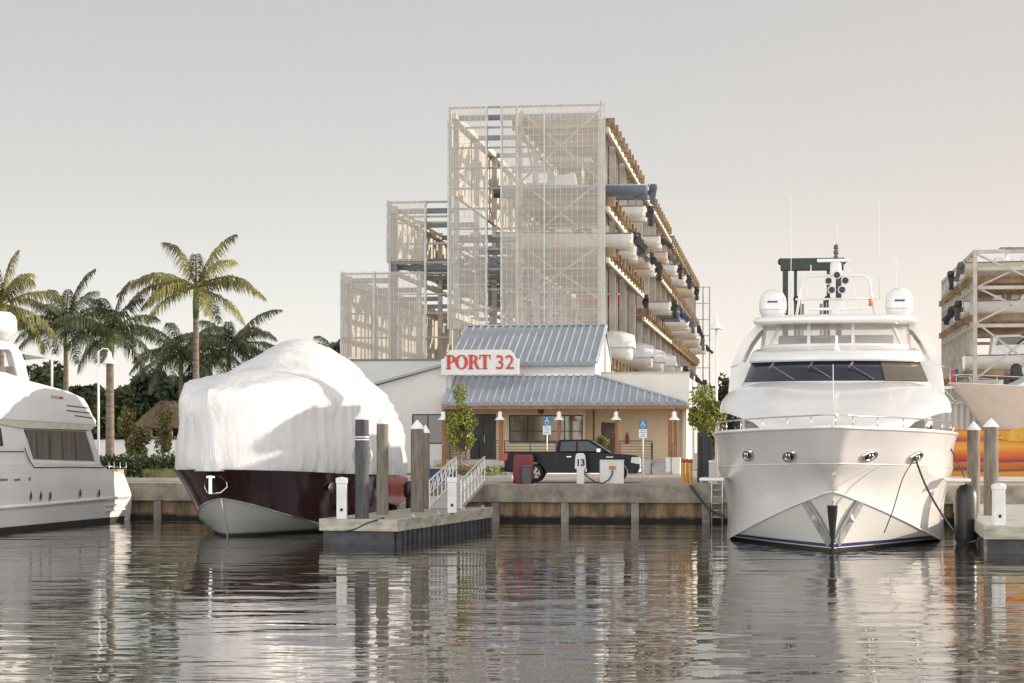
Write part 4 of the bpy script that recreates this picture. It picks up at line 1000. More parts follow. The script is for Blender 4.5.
# flybridge enclosure of clear vinyl with frames
en = MB(); en.loft([bowring(7.17, 13.7, 2.95, 1.3, 18.2), bowring(8.10, 14.3, 2.85, 1.3, 18.2)], closed=True); en.build('clear_enclosure', vinyl, yt)
for x in (-1.02, .68): MB().bar((x, 13.65 + 1.3*(abs(x)/2.95)**2.4, 7.17), (x, 14.2 + 1.3*(abs(x)/2.95)**2.4, 8.10), .13, .10).build('enclosure_post', white_gel, yt)
for sd in (-1, 1):
    for a_, b_, w_ in (((sd*2.62, 14.7, 7.17), (sd*2.2, 15.0, 8.10), .10), ((sd*2.93, 16.0, 7.17), (sd*2.85, 16.4, 8.10), .09), ((sd*2.95, 18.2, 7.17), (sd*2.87, 18.2, 8.10), .07)): MB().bar(a_, b_, w_).build('enclosure_post', white_gel, yt)
MB().box(-1.6, -.2, 15.6, 16.1, 7.17, 7.62).build('helm_console', M('grey_console', (.22,.21,.20), .6), yt, bevel=.05)
sea = MB(); sea.box(-2.3, 2.3, 17, 17.8, 7.17, 7.8); sea.build('seat', white_dull, yt, bevel=.08)
# hardtop
ht = MB(); 
def ringtop(z, inset): return [(x, y + inset * .8, z) for x, y, z in bowring(z, 13.2, 3.2 - inset, .9, 18.8 - inset)]
ht.loft([ringtop(8.10, .25), ringtop(8.17, .03), ringtop(8.25, .0), ringtop(8.37, .12), ringtop(8.45, .5)], closed=True); ht.poly(ringtop(8.45, .5)); ht.poly(ringtop(8.10, .25)[::-1])
ht.build('hard_top', white_gel, yt)
# side wings: curved arches from the hardtop down to the bridge deck
for sd in (-1, 1):
    m = MB(); outer = [(2.9, 8.24), (3.25, 8.05), (3.6, 7.65), (3.9, 7.1), (4.12, 6.5), (4.22, 5.8), (4.27, 5.1)]; inner = [(2.9, 8.25), (3.18, 8.02), (3.45, 7.55), (3.68, 7.0), (3.55, 6.75), (3.2, 5.8), (3.2, 5.1)]
    inner2 = [(2.8, 8.02), (3.05, 7.82), (3.32, 7.45), (3.56, 7.0), (3.70, 6.60)]
    rows = [[(sd*o[0], y, o[1]) for o in outer] for y in (17.0, 21)]
    ring_o = outer; 
    # band
    for (o1, o2, i1, i2) in zip(outer[:4], outer[1:5], inner2[:4], inner2[1:5]):
        m.prism([(sd*o1[0], o1[1]), (sd*o2[0], o2[1]), (sd*i2[0], i2[1]), (sd*i1[0], i1[1])], 'y', 15.6, 18.2)
    m.prism([(sd*4.12, 6.5), (sd*4.22, 5.8), (sd*4.27, 5.1), (sd*3.2, 5.1), (sd*3.2, 6.6), (sd*3.72, 6.72)], 'y', 15.6, 20)
    m.build('wing_arch', white_gel, yt, bevel=.03)
# radomes
def radome(x, y, z, r, parent, lab=True):
    m = MB(); m.lathe([(0,-.02),(.22,-.02),(.25,.08),(.30,.10)], (x,y,z), 20); base = m.build('radome_foot', white_dull, parent)
    m = MB(); m.lathe([(.28,.08),(.42,.12),(r*.96,.30),(r,.42),(r,.72),(r*.93,.92),(r*.75,1.10),(r*.45,1.22),(0,1.26)], (x,y,z), 28); o = m.build('radome', white_gel, parent)
    q = MB(); q.lathe([(r+.005,.395),(r+.008,.405),(r+.005,.415)], (x,y,z), 28); q.build('seam', M('seam_grey', (.35,.34,.33), .5), o)
    return o
for x in (-2.5, 2.52):
    o = radome(x, 16.5, 8.40, .545, yt)
    MB().prism([(x-.2, 9.08), (x+.2, 9.08), (x+.2, 9.15), (x-.2, 9.15)], 'y', 15.945, 15.96).build('maker_mark', M('mark_blue', (.05,.07,.16), .5), o)
# radar mast frame
mf = MB(); ym = 17.2; TOP0 = len(bpy.data.objects)
mf.tube([(-1.62, ym, 8.6), (-1.45, ym, 9.7), (-1.40, ym, 10.35), (-1.15, ym, 10.5), (1.1, ym, 10.5), (1.35, ym, 10.35), (1.42, ym, 9.7), (1.62, ym, 8.6)], .055, 8)
mf.tube([(-1.62, ym, 9.55), (1.62, ym, 9.55)], .045, 8); mf.tube([(-1.0, ym, 10.5), (-1.0, ym, 10.95)], .02, 6); mf.tube([(.55, ym, 10.5), (.55, ym, 10.8)], .02, 6); mf.tube([(-1.15, ym, 9.55), (-1.15, ym, 10.0)], .02); mf.tube([(.75, ym, 9.55), (.75, ym, 10.0)], .02)
mf.build('mast_frame', white_gel, yt)
MB().lathe([(0,0),(.22,0),(.24,.1),(.22,.55),(.18,.6),(0,.6)], (0, ym, 10.45), 16).build('radar_pedestal', white_dull, yt)
MB().box(-.28, .28, ym - .1, ym + .1, 8.6, 9.5).build('mast_post', white_dull, yt, bevel=.03)
MB().box(-.75, .55, ym - .1, ym + .1, 11.05, 11.18).build('radar_bar', white_gel, yt, bevel=.03)
MB().box(-1.1, 1.05, ym - .75, ym - .6, 9.05, 9.16).build('radar_bar', white_gel, yt, bevel=.03)
MB().lathe([(0,0),(.18,0),(.2,.35),(.12,.45),(0,.45)], (0, ym - .68, 8.68), 14).build('radar_pedestal', white_dull, yt)
MB().lathe([(0,0),(.09,0),(.11,.1),(.06,.15),(.11,.2),(.11,.32),(.06,.36),(.11,.42),(.09,.55),(0,.6)], (.02, ym, 11.18), 14).build('beacon', M('brown_beacon', (.13,.09,.06), .4), yt)
MB().tube([(.05, ym, 11.7), (.05, ym, 12.6)], .012).build('antenna', white_dull, yt)
MB().tube([(-1.75, 15.5, 8.7), (-1.75, 15.5, 13.6)], [.018, .008], 6).build('antenna', M('antenna_white', (.75,.72,.68), .5), yt)
MB().tube([(1.75, ym, 9.5), (1.72, ym, 13.6)], [.018, .008], 6).build('antenna', MT['antenna_white'], yt)
MB().tube([(2.4, ym, 9.0), (2.4, ym, 11.2)], [.02, .01], 6).build('antenna', MT['antenna_white'], yt)
MB().lathe([(0,0),(.07,0),(.07,.28),(0,.3)], (1.38, ym - .1, 9.25), 12).build('orange_buoy_light', brass, yt)
for i in range(5):
    a = R(90 + 72 * i); x, z = .05 + .35 * math.cos(a), 10.15 + .33 * math.sin(a)
    m = MB(); m.lathe([(.04,.35),(.09,.3),(.1,.1),(.16,.0),(.17,-.02),(.13,-.0),(0,.06)], (x, ym - .55, z), 18, 'y'); o = m.build('horn_speaker', white_gel, yt)
    MB().lathe([(.125,-.01),(.0,.0)], (x, ym - .56, z), 16, 'y').build('horn_mouth', black_p, o)
_lower = ('mast_frame', 'radar_pedestal', 'mast_post', 'radar_bar', 'beacon', 'antenna', 'orange_buoy_light', 'horn_speaker')
for o_ in list(yt.children):
    if o_.name.split('.')[0] in _lower: o_.location.z -= .27
MB().tube([(-.0, 5.0, 4.5), (-.02, 5.05, 6.2)], [.018, .012], 6).build('jack_staff', white_dull, yt)
MB().lathe([(0,0),(.1,0),(.12,.12),(.06,.22),(.05,.6),(0,.62)], (.05, 12.3, 6.95), 12).build('search_light', white_gel, yt)

# ---------------------------------------------------------------- shrink wrapped boat
AF = 13.0
WF = Fr(PX(229, 73.8), 73.8, AF)
wb = empty('wrapped_boat', WF.x, WF.y, 0, AF, 'maroon hulled motor yacht covered to the top in white shrink wrap', 'boat')
sh2 = [(0,(-2.0,0,2.52)), (.05,(-1.8,.75,2.5)), (.12,(-1.25,1.5,2.48)), (.22,(-.2,2.15,2.44)), (.36,(1.8,2.75,2.36)), (.52,(4.4,3.02,2.25)), (.7,(7.8,3.1,2.12)), (.85,(10.6,3.05,2.0)), (1,(13.2,2.85,1.9))]
ch2 = [(0,(-.75,0,1.42)), (.05,(-.6,.35,1.36)), (.12,(-.2,.9,1.2)), (.22,(.7,1.5,.92)), (.36,(2.3,2.1,.55)), (.52,(4.6,2.5,.18)), (.7,(7.9,2.75,-.05)), (.85,(10.6,2.75,-.15)), (1,(13.2,2.7,-.2))]
kl2 = [(0,(-.75,0,1.42)), (.05,(-.55,0,.95)), (.12,(-.3,0,.4)), (.22,(0,0,-.2)), (.36,(.6,0,-.6)), (.52,(2.2,0,-.8)), (.7,(5,0,-.85)), (.85,(9,0,-.8)), (1,(13.2,0,-.7))]
ts2 = [0,.02,.05,.08,.12,.17,.22,.29,.36,.44,.52,.6,.7,.77,.85,.92,1]
m = MB()
for sd in (-1, 1): panel(m, ch2, sh2, ts2, sd, 8, .10)
m.poly([(-2.85,13.2,1.9),(2.85,13.2,1.9),(2.7,13.2,-.2),(0,13.2,-.7),(-2.7,13.2,-.2)]); m.build('hull', maroon, wb)
m = MB()
for sd in (-1, 1): panel(m, kl2, ch2, ts2, sd, 8, .06)
bb = bpy.data.materials.new('grey_bottom_paint'); bb.use_nodes = True; bottom_mat(bb, [(-1,(.03,.03,.03)), (.09,(.20,.19,.18)), (.14,(.30,.30,.285)), (.6,(.34,.335,.32))], .5); m.build('bottom', bb, wb)
m = MB()
for sd in (-1, 1): m.tube([(sd * (p[1] + .01), p[0], p[2]) for p in [smooth_tab(ch2, t) for t in ts2]], .03, 6)
m.build('spray_rail', grey_bottom, wb)
m = MB(); rows = [smooth_tab(kl2, t) for t in (.0, .05, .1, .16, .22)]
m.tube([(0, p[0] - .02, p[2]) for p in rows], .035, 6); m.build('stem_band', alu, wb)
# wrap: cross sections along the boat, (s: lower edge half breadth, shoulder half breadth, shoulder z, ridge z)
rg2 = random.Random(11)
def wsec(s_):
    tabw = [(-2.15,(.06,.05,5.25,5.40,.9)), (-1.5,(.92,.70,5.3,5.5,.8)), (-.6,(1.72,1.5,5.6,5.8,.7)), (.6,(2.28,2.05,5.7,6.05,.7)), (2.6,(2.68,2.5,5.75,6.28,.7)), (3.5,(2.8,2.5,5.65,6.32,.6)),
            (4.2,(2.9,2.4,5.75,6.5,.5)), (5.4,(3.08,2.1,6.2,7.1,.45)), (7.0,(3.12,1.75,6.6,7.6,.4)), (7.6,(3.12,1.7,6.7,7.7,.4)), (9.4,(3.12,1.85,6.5,7.66,.35)), (10.6,(3.12,2.1,6.1,7.45,.3)), (11.8,(3.1,2.3,5.4,6.7,.25)), (12.8,(3.05,2.45,4.7,5.8,.2)), (13.5,(2.95,2.5,4.2,5.0,.2))]
    return lerp_tab(tabw, s_)
def zlow(s_): 
    return 2.50 - .030 * max(0, s_ + 2)
rows = []; ns = 64
for i in range(ns + 1):
    s_ = -2.15 + (13.5 + 2.15) * i / ns; e_, sh_, sz_, rz_, p_ = wsec(s_); zl_ = zlow(s_); prof = []
    def pt(b_, z_, sd): prof.append((b_ * sd, z_))
    half = [(e_ + .06, zl_ - .05), (e_ + .1, zl_ + .12), (e_ + .08, zl_ + (sz_ - zl_) * .28), (e_ * .97 + .02, zl_ + (sz_ - zl_) * .55), (e_ * .9 + sh_ * .1, zl_ + (sz_ - zl_) * .8), (sh_ * .99, sz_), (sh_ * .86, sz_ + (rz_ - sz_) * .30), (sh_ * .6, sz_ + (rz_ - sz_) * .62), (sh_ * .3, sz_ + (rz_ - sz_) * .88), (0, rz_)]
    left = [(-b_, z_) for b_, z_ in half]; right = [(b_, z_) for b_, z_ in half[:-1]][::-1]
    row = []
    for j, (b_, z_) in enumerate(left + right):
        wr = math.sin(i * 1.9 + j * .8) * .02 + rg2.uniform(-.03, .03)
        row.append((b_ * (1 + wr * .35), s_ + rg2.uniform(-.03, .03), z_ + (wr * .8 if 2 < j < 16 else 0)))
    rows.append(row)
m = MB(); m.loft(rows); m.poly(rows[0]); m.poly(rows[-1])
wo = m.build('shrink_wrap', wrap_m, wb, sub=1)
bpy.context.view_layer.update()
wo.modifiers['sub'].subdivision_type = 'SIMPLE'; dm = wo.modifiers.new('sag', 'DISPLACE'); tx = bpy.data.textures.new('folds', 'CLOUDS'); tx.noise_scale = .7; tx.noise_depth = 3; dm.texture = tx; dm.strength = .12; dm.mid_level = .5
# chrome anchor pocket on the stem, anchor
def hull_pt(la, lb, t, q, sd): a, b_ = smooth_tab(la, t), smooth_tab(lb, t); return Vector((sd * (a[1] + (b_[1] - a[1]) * q), a[0] + (b_[0] - a[0]) * q, a[2] + (b_[2] - a[2]) * q))
m = MB(); zz = 1.75; yy = -1.62
m.tube([(-.42, yy + .28, 2.15), (-.42, yy + .32, 1.85), (-.25, yy + .12, 1.66), (0, yy + .02, 1.62), (.25, yy + .12, 1.66), (.42, yy + .32, 1.85), (.42, yy + .28, 2.15)], .035, 8); an = m.build('anchor_flukes', chrome, wb)
m = MB(); m.box(-.06, .06, yy - .24, yy - .08, 1.62, 2.28); m.box(-.16, .16, yy - .22, yy - .06, 2.2, 2.27); m.build('anchor_shank', chrome, wb)
# fenders and portlights low on the right side
for s_, q in ((5.0, .36), (6.6, .30), (8.0, .32)):
    p = hull_pt(ch2, sh2, {5.0:.55, 6.6:.63, 8.0:.71}[s_], q, 1)
    MB().lathe([(0,-.2),(.14,-.14),(.18,0),(.14,.14),(0,.2)], (p.x + .12, p.y, p.z), 14).build('fender_ball', M('fender_maroon', (.10,.03,.035), .5), wb)
for s_, q in ((.47, .72), (.53, .72), (.64, .74)):
    p = hull_pt(ch2, sh2, s_, q, 1); pl = MB(); pl.lathe([(0,0),(.2,0),(.22,.02),(.2,.04),(0,.04)], (p.x - .02, p.y, p.z), 18, 'x'); pl.v = [(x, p.y + (y - p.y) * 1.6, z) for x, y, z in pl.v]; pl.build('portlight', chrome, wb)
MB().tube([(3.05, 2.2, 2.2), (3.3, 3.0, 1.5), (3.4, 3.6, 1.0), (3.4, 4.4, .72)], .022, 6).build('hanging_line', M('rope_dark', (.05,.05,.055), .8), wb)
m = MB(); m.box(-2.7, 2.7, 13.2, 14.2, .35, .5); m.build('swim_platform', white_gel, wb, bevel=.03)
MB().prism([(10.3, .9), (13.25, .55), (13.25, 1.95), (10.3, 2.1)], 'x', 2.9, 3.12).build('red_stern_panel', maroon_aft, wb, bevel=.03)

# ---------------------------------------------------------------- white yacht at the left edge, stern quarter
LF = Fr(PX(130, 88) - 3.0 * math.cos(R(12.7)), 88 + 3.0 * math.sin(R(12.7)), 12.7)
ly = empty('motor_yacht', LF.x, LF.y, 0, 12.7, 'long white yacht cut by the left edge, curtained saloon window towards the viewer', 'yacht')
def L(px, py, u_=3.0): return LF.u(px, py, u_)
kst = L(129, 500)[0]
hl_ = MB(); rows = []
for k, b_, zs_ in [(kst + .35, 2.97, L(128,496)[1]), (kst + .1, 3.0, L(127,490)[1]), (kst - .55, 3.0, L(122,474)[1]), (kst - 2.2, 3.0, L(112,470)[1]), (kst - 3.0, 3.0, L(106,464)[1]), (kst - 9, 3.02, L(36,464)[1]), (kst - 14, 3.02, 2.6), (kst - 20, 2.6, 2.9), (kst - 25, 1.6, 3.2), (kst - 28.5, .1, 3.5)]:
    z1 = .62; rows.append([(-b_, k, zs_), (-b_ * 1.0, k, z1 + .1), (-b_ * .97, k, -.05), (-b_ * .8, k, -.6), (b_ * .8, k, -.6), (b_ * .97, k, -.05), (b_ * 1.0, k, z1 + .1), (b_, k, zs_)])
hl_.loft(rows, smooth=False); hl_.poly(rows[0]); hl_.build('hull', white_gel, ly)
MB().loft([[r[0], r[7]] for r in rows], smooth=False).build('deck', white_gel, ly, solid=.04)
rb = MB(); rb.tube([(3.03, kst - .2, L(128, 497)[1]), (3.06, kst - 3, L(105, 498.5)[1]), (3.07, kst - 9, L(40, 504.5)[1]), (3.07, kst - 16, L(0, 507.5)[1] + .0)], .075, 8)
rb.build('rub_rail', white_gel, ly, bevel=.0)
bt = MB(); bt.loft([[(3.0 * .975 + .012, k, -.05), (3.03 * .978 + .012, k, .2)] for k in (kst - .4, kst - 6, kst - 14)], smooth=False); bt.build('boot_stripe', black_bot, ly)
# portholes
for px in (29.5, 39.5, 49, 79, 98):
    k, z = L(px, 495.5 if px < 60 else 492.5); m = MB(); m.lathe([(0,0),(.13,0),(.14,.02),(.10,.03)], (3.03, k, z), 16, 'x'); m.v = [(x, y, z + (zz_ - z) * 1.55) for x, y, zz_ in m.v]; o = m.build('porthole', alu, ly)
    m = MB(); m.lathe([(0,.025),(.1,.025),(.1,.035),(0,.035)], (3.03, k, z), 14, 'x'); m.v = [(x, y, z + (zz_ - z) * 1.55) for x, y, zz_ in m.v]; m.build('pane', M('port_glass', (.08,.085,.09), .2), o)
for px, w_ in ((3, .6), (16.5, .5), (29, .14)):
    k, z = L(px, 479.5 if px < 20 else 478); MB().box(3.01, 3.04, k - w_/2, k + w_/2, z - .05 - (.06 if px > 20 else 0), z + .03).build('hull_vent', grey_steel, ly)
k, z = L(112, 505); 
for d in (0, -.22): MB().box(3.0, 3.06, k - .6, kst - .35, z + d - .03, z + d + .03).build('vent_slat', white_dull, ly)
# main deck house with the saloon window
def sideprism(pts, u1, u0=-2.9, name='x', mat=white_gel, bevel=.05, par=ly): 
    q = [L(px, py, u1) for px, py in pts]; return MB().prism([(k, z) for k, z in q], 'x', u0, u1).build(name, mat, par, bevel=bevel)
sideprism([(-60, 470), (-60, 418), (3, 424), (22, 424), (24, 428), (33, 466)], 2.96, name='deck_house_forward')
sideprism([(33, 466), (24, 428), (86, 430), (91, 428), (102, 466)], 2.90, name='saloon_wall')
sideprism([(33.5, 467), (29, 460), (98, 463), (103, 467)], 2.99, -2.99, 'bulwark', white_gel)
sideprism([(25, 429.5), (86, 431.5), (95, 461), (34, 459)], 2.93, 2.85, 'saloon_window', glass_grey, .0)
for px in (36, 49, 62, 75):
    sideprism([(px, 434), (px + .8, 434), (px + 2.2, 459), (px + 1.4, 459)], 2.945, 2.90, 'mullion', M('mullion', (.05,.048,.045), .4), .0)
sideprism([(86, 431), (90, 431), (99.5, 463), (96, 463)], 2.97, 2.8, 'aft_post', white_gel, .01)
sideprism([(-60, 421), (1, 428), (3.5, 446), (-60, 449)], 2.985, 2.9, 'forward_window', glass_dark, .0)
m = MB(); q = [L(px, py, 3.02) for px, py in ((24.5, 448), (29, 460), (34, 467.5), (70, 467), (104, 467.5))]
m.tube([(3.03, k, z) for k, z in q], .022, 6); m.build('bulwark_trim', dark_fr, ly)
m = MB(); q = [L(px, py, 3.02) for px, py in ((-30, 451), (24, 451.5))]; m.tube([(3.02, k, z) for k, z in q], .02, 6); m.build('side_trim', dark_fr, ly)
# overhang / upper deck
sideprism([(-60, 415), (0, 420), (96, 425.5), (97, 421), (93, 415), (88, 404), (84, 398), (70, 391.5), (58, 388), (31, 381), (20, 376), (-60, 372)], 3.06, -3.06, 'upper_deck', white_gel, .06)
sideprism([(22, 428), (91, 430), (97, 425), (0, 419.5), (0, 424)], 3.03, -3.03, 'deck_soffit', M('soffit_cream', (.60,.55,.47), .6), .0)
for i, (a, b_) in enumerate((((67, 405), (88.5, 407.5)), ((67, 410), (90, 412.5)), ((75, 415), (92, 417.5)))):
    sideprism([a, b_, (b_[0], b_[1] + 1.1), (a[0], a[1] + 1.1)], 3.07, 2.9, 'louvre', dark_fr, .0)
sideprism([(51.5, 395.2), (61.5, 396.3), (63.5, 397.6), (63.5, 399.2), (52, 397.8)], 3.09, 3.0, 'side_light_box', M('tan_box', (.45,.36,.26), .5), .0)
sideprism([(60, 396.6), (63, 397.2), (63, 398.8), (60, 398.4)], 3.11, 3.0, 'side_light', lens_r, .0)
# flybridge arch, window, hardtop, radome
sideprism([(-40, 340), (2, 340.5), (10, 342.5), (16, 345.5), (21, 351), (25, 362), (30, 382), (19, 378.5), (15.5, 366), (12, 353), (9, 349.5), (-40, 349)], 2.6, 2.3, 'wing_arch', white_gel, .03)
sideprism([(-40, 340), (2, 340.5), (10, 342.5), (13, 344), (13, 347), (-40, 349)], 2.3, -2.6, 'hard_top', white_gel, .03)
sideprism([(-40, 366), (14, 366.5), (19, 378), (9, 376), (5, 372), (-40, 369)], 2.5, 2.4, 'flybridge_screen', glass_grey, .0)
sideprism([(20, 377), (5, 372), (-60, 366), (-60, 380), (24, 382)], 2.7, -2.7, 'flybridge_coaming', white_gel, .04)
kx, zx = L(2, 337.5, 1.0); 
m = MB(); m.lathe([(0,0),(.3,0),(.34,.12),(.62,.3),(.66,.45),(.66,.8),(.58,1.02),(.4,1.16),(0,1.22)], (1.0, L(0.5, 340, 1.0)[0], L(0, 341, 1.0)[1]), 26); m.build('radome', white_gel, ly)
sideprism([(23.5, 354), (48, 358.2), (26, 360)], 2.2, 1.9, 'awning_tip', canvas_g, .0)
# transom rails
m = MB()
for px in (107, 112, 118, 124): k, z = L(px, 472, 2.5); m.tube([(2.6, k, z - .1), (2.6, k, z + .45)], .018)
k0, z0 = L(106, 466, 2.6); k1, z1 = L(125, 468, 2.6); m.tube([(2.6, k0, z0), (2.6, k1, z1)], .02); m.build('stern_rail', chrome, ly)
MB().box(2.0, 2.9, kst - 1.0, kst - .3, 2.0, 2.25).build('stern_locker', M('tan_box', (.45,.36,.26)), ly)
MB().tube([(1.5, L(52, 380, 1.5)[0], L(52, 388, 1.5)[1]), (1.5, L(52, 380, 1.5)[0], L(52, 358, 1.5)[1])], .05, 8).build('ensign_staff', white_dull, ly)

# ---------------------------------------------------------------- docks, piles, pedestals
DF = Fr(PX(320, 68.4), 68.4, 15.0); DZ = .86
dkL = empty('floating_dock', DF.x, DF.y, 0, 15.0, 'long floating dock between the wrapped boat and the gangway', 'dock')
dw = 2.75; dl = 12.2
MB().box(.05, dw - .05, .05, dl, DZ - .12, DZ).build('deck', deck_c, dkL)
m = MB(); m.box(0, dw, -.06, .05, DZ - .40, DZ + .01); m.box(dw - .05, dw + .06, -.06, dl, DZ - .40, DZ + .01); m.box(-.06, .05, .05, dl, DZ - .40, DZ + .01); m.box(0, dw, dl, dl + .08, DZ - .4, DZ + .01); m.build('fascia', fascia, dkL, bevel=.015)
m = MB(); m.box(.1, dw - .1, .06, dl - .1, -.35, DZ - .40); m.build('float', float_m, dkL)
m = MB()
for i in range(22): y = .25 + i * .55; m.box(dw - .08, dw + .03, y, y + .30, -.3, DZ - .401)
m.build('float_ribs', float_m, dkL)
cl = MB()
for y in (2.5, 5.5, 8.8, 11.4): cl.box(dw - .2, dw - .1, y - .03, y + .03, DZ, DZ + .08); cl.tube([(dw - .15, y - .16, DZ + .1), (dw - .15, y + .16, DZ + .1)], .025)
cl.build('cleat', alu, dkL)
def pile(px, pyb, pyt, ptip, w_px, mat, label, D=None, zb=-3, cap=True, band=False, group='mooring piles'):
    D = D or FPX * (HC - DZ) / (pyb - HY); r = w_px / 2 * D / FPX; X = PX(px, D); zt = PZ(pyt, D)
    e = empty('mooring_pile', X, D, 0, 0, label, 'pile', group)
    prof = [(r*.0, -3), (r, -3), (r, zt), (0, zt)]
    MB().lathe([(r, -3), (r * 1.0, 1), (r * .985, zt)], n=28).build('post', mat, e)
    MB().lathe([(r * 1.06, zt - .04), (r * 1.08, zt), (r * .55, zt + (PZ(ptip, D) - zt) * .55), (0, PZ(ptip, D))], n=28, smooth=False).build('cap', pile_cap, e)
    if band:
        MB().lathe([(r * 1.01, zt - .66), (r * 1.03, zt - .64), (r * 1.01, zt - .62)], n=28).build('reflective_band', pile_cap, e); MB().lathe([(r * 1.01, zt - .75), (r * 1.03, zt - .73), (r * 1.01, zt - .71)], n=28).build('reflective_band', pile_cap, e)
    return e
p1 = pile(362, 521,  418.5, 410.5, 14, pile_g, 'dark grey pile with two thin white rings, nearest one on the left dock', D=68.8, band=True)
pile(382.5, 514.5, 423, 416.5, 12.2, pile_m, 'brown pile just right of the dark grey pile, its upper right side sunlit')
pile(417.3, 512, 428, 419.5, 13.2, pile_m, 'thick tan pile standing left of the gangway foot')
pile(425.5, 508.5, 432, 424.5, 8.5, pile_m, 'slim pile half hidden behind the thick tan pile')
pile(973.5, 517, 429, 421, 12.8, pile_m, 'left of the two piles beside the yacht, between the black fender and the mural', D=74)
pile(991, 522, 426, 418, 14.5, pile_m, 'right of the two piles in front of the orange mural', D=71.5)
# life ring on the dark pile
D1 = 69.4; lr = empty('life_ring', PX(362.3, D1), D1 - .0, PZ(455.5, D1), 0, 'grey white life ring hanging behind the dark grey pile', 'life ring')
m = MB(); m.lathe([(.26 + .11*math.cos(a), .11*math.sin(a)) for a in [2*math.pi*j/12 for j in range(13)]], (0,0,0), 30, 'y'); m.build('ring', M('ring_white', (.36,.37,.40), .5), lr)
m = MB()
for j in range(4): a = R(45 + 90*j); m.lathe([(.12, -.05), (.125, 0), (.12, .05)], (.0,0,0), 8, 'y') if False else m.box(.33*math.cos(a)-.05, .33*math.cos(a)+.05, -.125, .125, .33*math.sin(a)-.05, .33*math.sin(a)+.05)
m.build('strap', M('strap_grey', (.3,.3,.32), .6), lr)
def pedestal(px, pyb, pyt, w_px, zb, label, num=None, mat=ped_m, D=None):
    D = D or FPX * (HC - zb) / (pyb - HY); wd = w_px * D / FPX / 2; h = PZ(pyt, D) - zb
    e = empty('power_pedestal', PX(px, D), D, zb, 0, label, 'pedestal', 'white power pedestals on the docks')
    if num:
        MB().prism([(-wd * .78, 0), (wd * .78, 0), (wd * .78, h * .48), (wd * 1.2, h * .5), (wd * 1.1, h * .80), (wd * .95, h * .95), (wd * .6, h), (-wd * .6, h), (-wd * .95, h * .95), (-wd * 1.1, h * .8), (-wd * 1.2, h * .5), (-wd * .78, h * .48)], 'y', 0, .3).build('housing', mat, e, bevel=.025)
        text_mesh(num, .40, 'number', ink, e, (0, -.012, h * .60), .006, bold=.012)
        MB().box(wd * .9, wd * 1.35, .05, .25, h * .40, h * .5).build('socket', hull_tan, e)
    else:
        MB().box(-wd * .88, wd * .88, 0, wd * 1.76, 0, h * .84).build('housing', mat, e, bevel=.02)
        MB().box(-wd, wd, -wd * .12, wd * 1.88, h * .84, h * .95).build('head', mat, e, bevel=.025)
        MB().lathe([(wd * 1.2, h * .95), (wd * .8, h * .985), (0, h)], (0, wd * .88, 0), 4, smooth=False).build('cap', mat, e)
        m = MB()
        for i in range(7): x = -wd * .75 + i * wd * .25; m.box(x - .008, x + .008, -.012, 0.001, h * .06, h * .80)
        m.build('ribs', mat, e)
        MB().lathe([(0,-.03),(.05,-.03),(.06,0)], (0, 0, h * .22), 12, 'y').build('socket', dark_fr, e)
    return e
pedestal(341.5, 519, 477, 11.5, DZ, 'white power pedestal in front of the maroon hull at the dock corner')
pedestal(452, 513, 477, 10.5, DZ, 'white power pedestal at the foot of the gangway')
pedestal(580.5, 484.3, 453.3, 9.5, G + .02, 'white dock post numbered 13 in front of the truck door', '13', D=86.8)
pedestal(1000, 525.5, 483, 12.5, DZ, 'white power pedestal on the right hand dock beside two piles')
# gangway
gx0 = Vector((PX(445.5, 77.8), 77.6, DZ)); gx1 = Vector((PX(470.5, 86.4), 86.4, G + .04))
ga = math.degrees(math.atan2(gx1.x - gx0.x, gx1.y - gx0.y)); GF = Fr(gx0.x, gx0.y, ga)
gg = empty('gangway', gx0.x, gx0.y, DZ, ga, 'white aluminium gangway with open railings leading from the dock up to the quay', 'gangway')
Lg = math.hypot(gx1.x - gx0.x, gx1.y - gx0.y); dzg = gx1.z - gx0.z + .05; hwg = .62
MB().prism([(0, .02), (0, .10), (Lg, dzg + .08), (Lg, dzg)], 'x', -hwg, hwg).build('walkway', conc_l, gg)
for sd in (-1, 1):
    m = MB(); X = sd * hwg; sl = dzg / Lg
    m.bar((X, 0, .06), (X, Lg, dzg + .06), .07, .16); m.bar((X, .0, 1.12), (X, Lg, dzg + 1.12), .06); m.bar((X, .0, .62), (X, Lg, dzg + .62), .04)
    for i in range(8):
        y = Lg * i / 7; m.bar((X, y, .05 + sl*y), (X, y, 1.12 + sl*y), .05)
        if i < 7: m.bar((X, y, .62 + sl*y), (X, y + Lg/7, 1.1 + sl*(y + Lg/7)), .03)
    m.build('railing', white_gel, gg)

# right hand dock
RF = Fr(PX(978, 67), 67, 10); dr = empty('floating_dock', RF.x, RF.y, 0, 10, 'floating dock at the right edge with a white pedestal on it', 'dock')
MB().box(.05, 9, -4.2, 17.5, DZ - .12, DZ).build('deck', conc_l, dr); m = MB(); m.box(-.05, .05, -4.25, 17.5, DZ - .4, DZ + .01); m.box(-.05, 9, -4.35, -4.251, DZ - .4, DZ + .01); m.build('fascia', fascia, dr)
MB().box(.1, 8.9, -4.2, 17, -.4, DZ - .401).build('float', float_m, dr)
m = MB(); m.box(.0, .12, -3.5, -3.3, -.4, DZ - .1); m.build('fender_strip', fascia, dr)
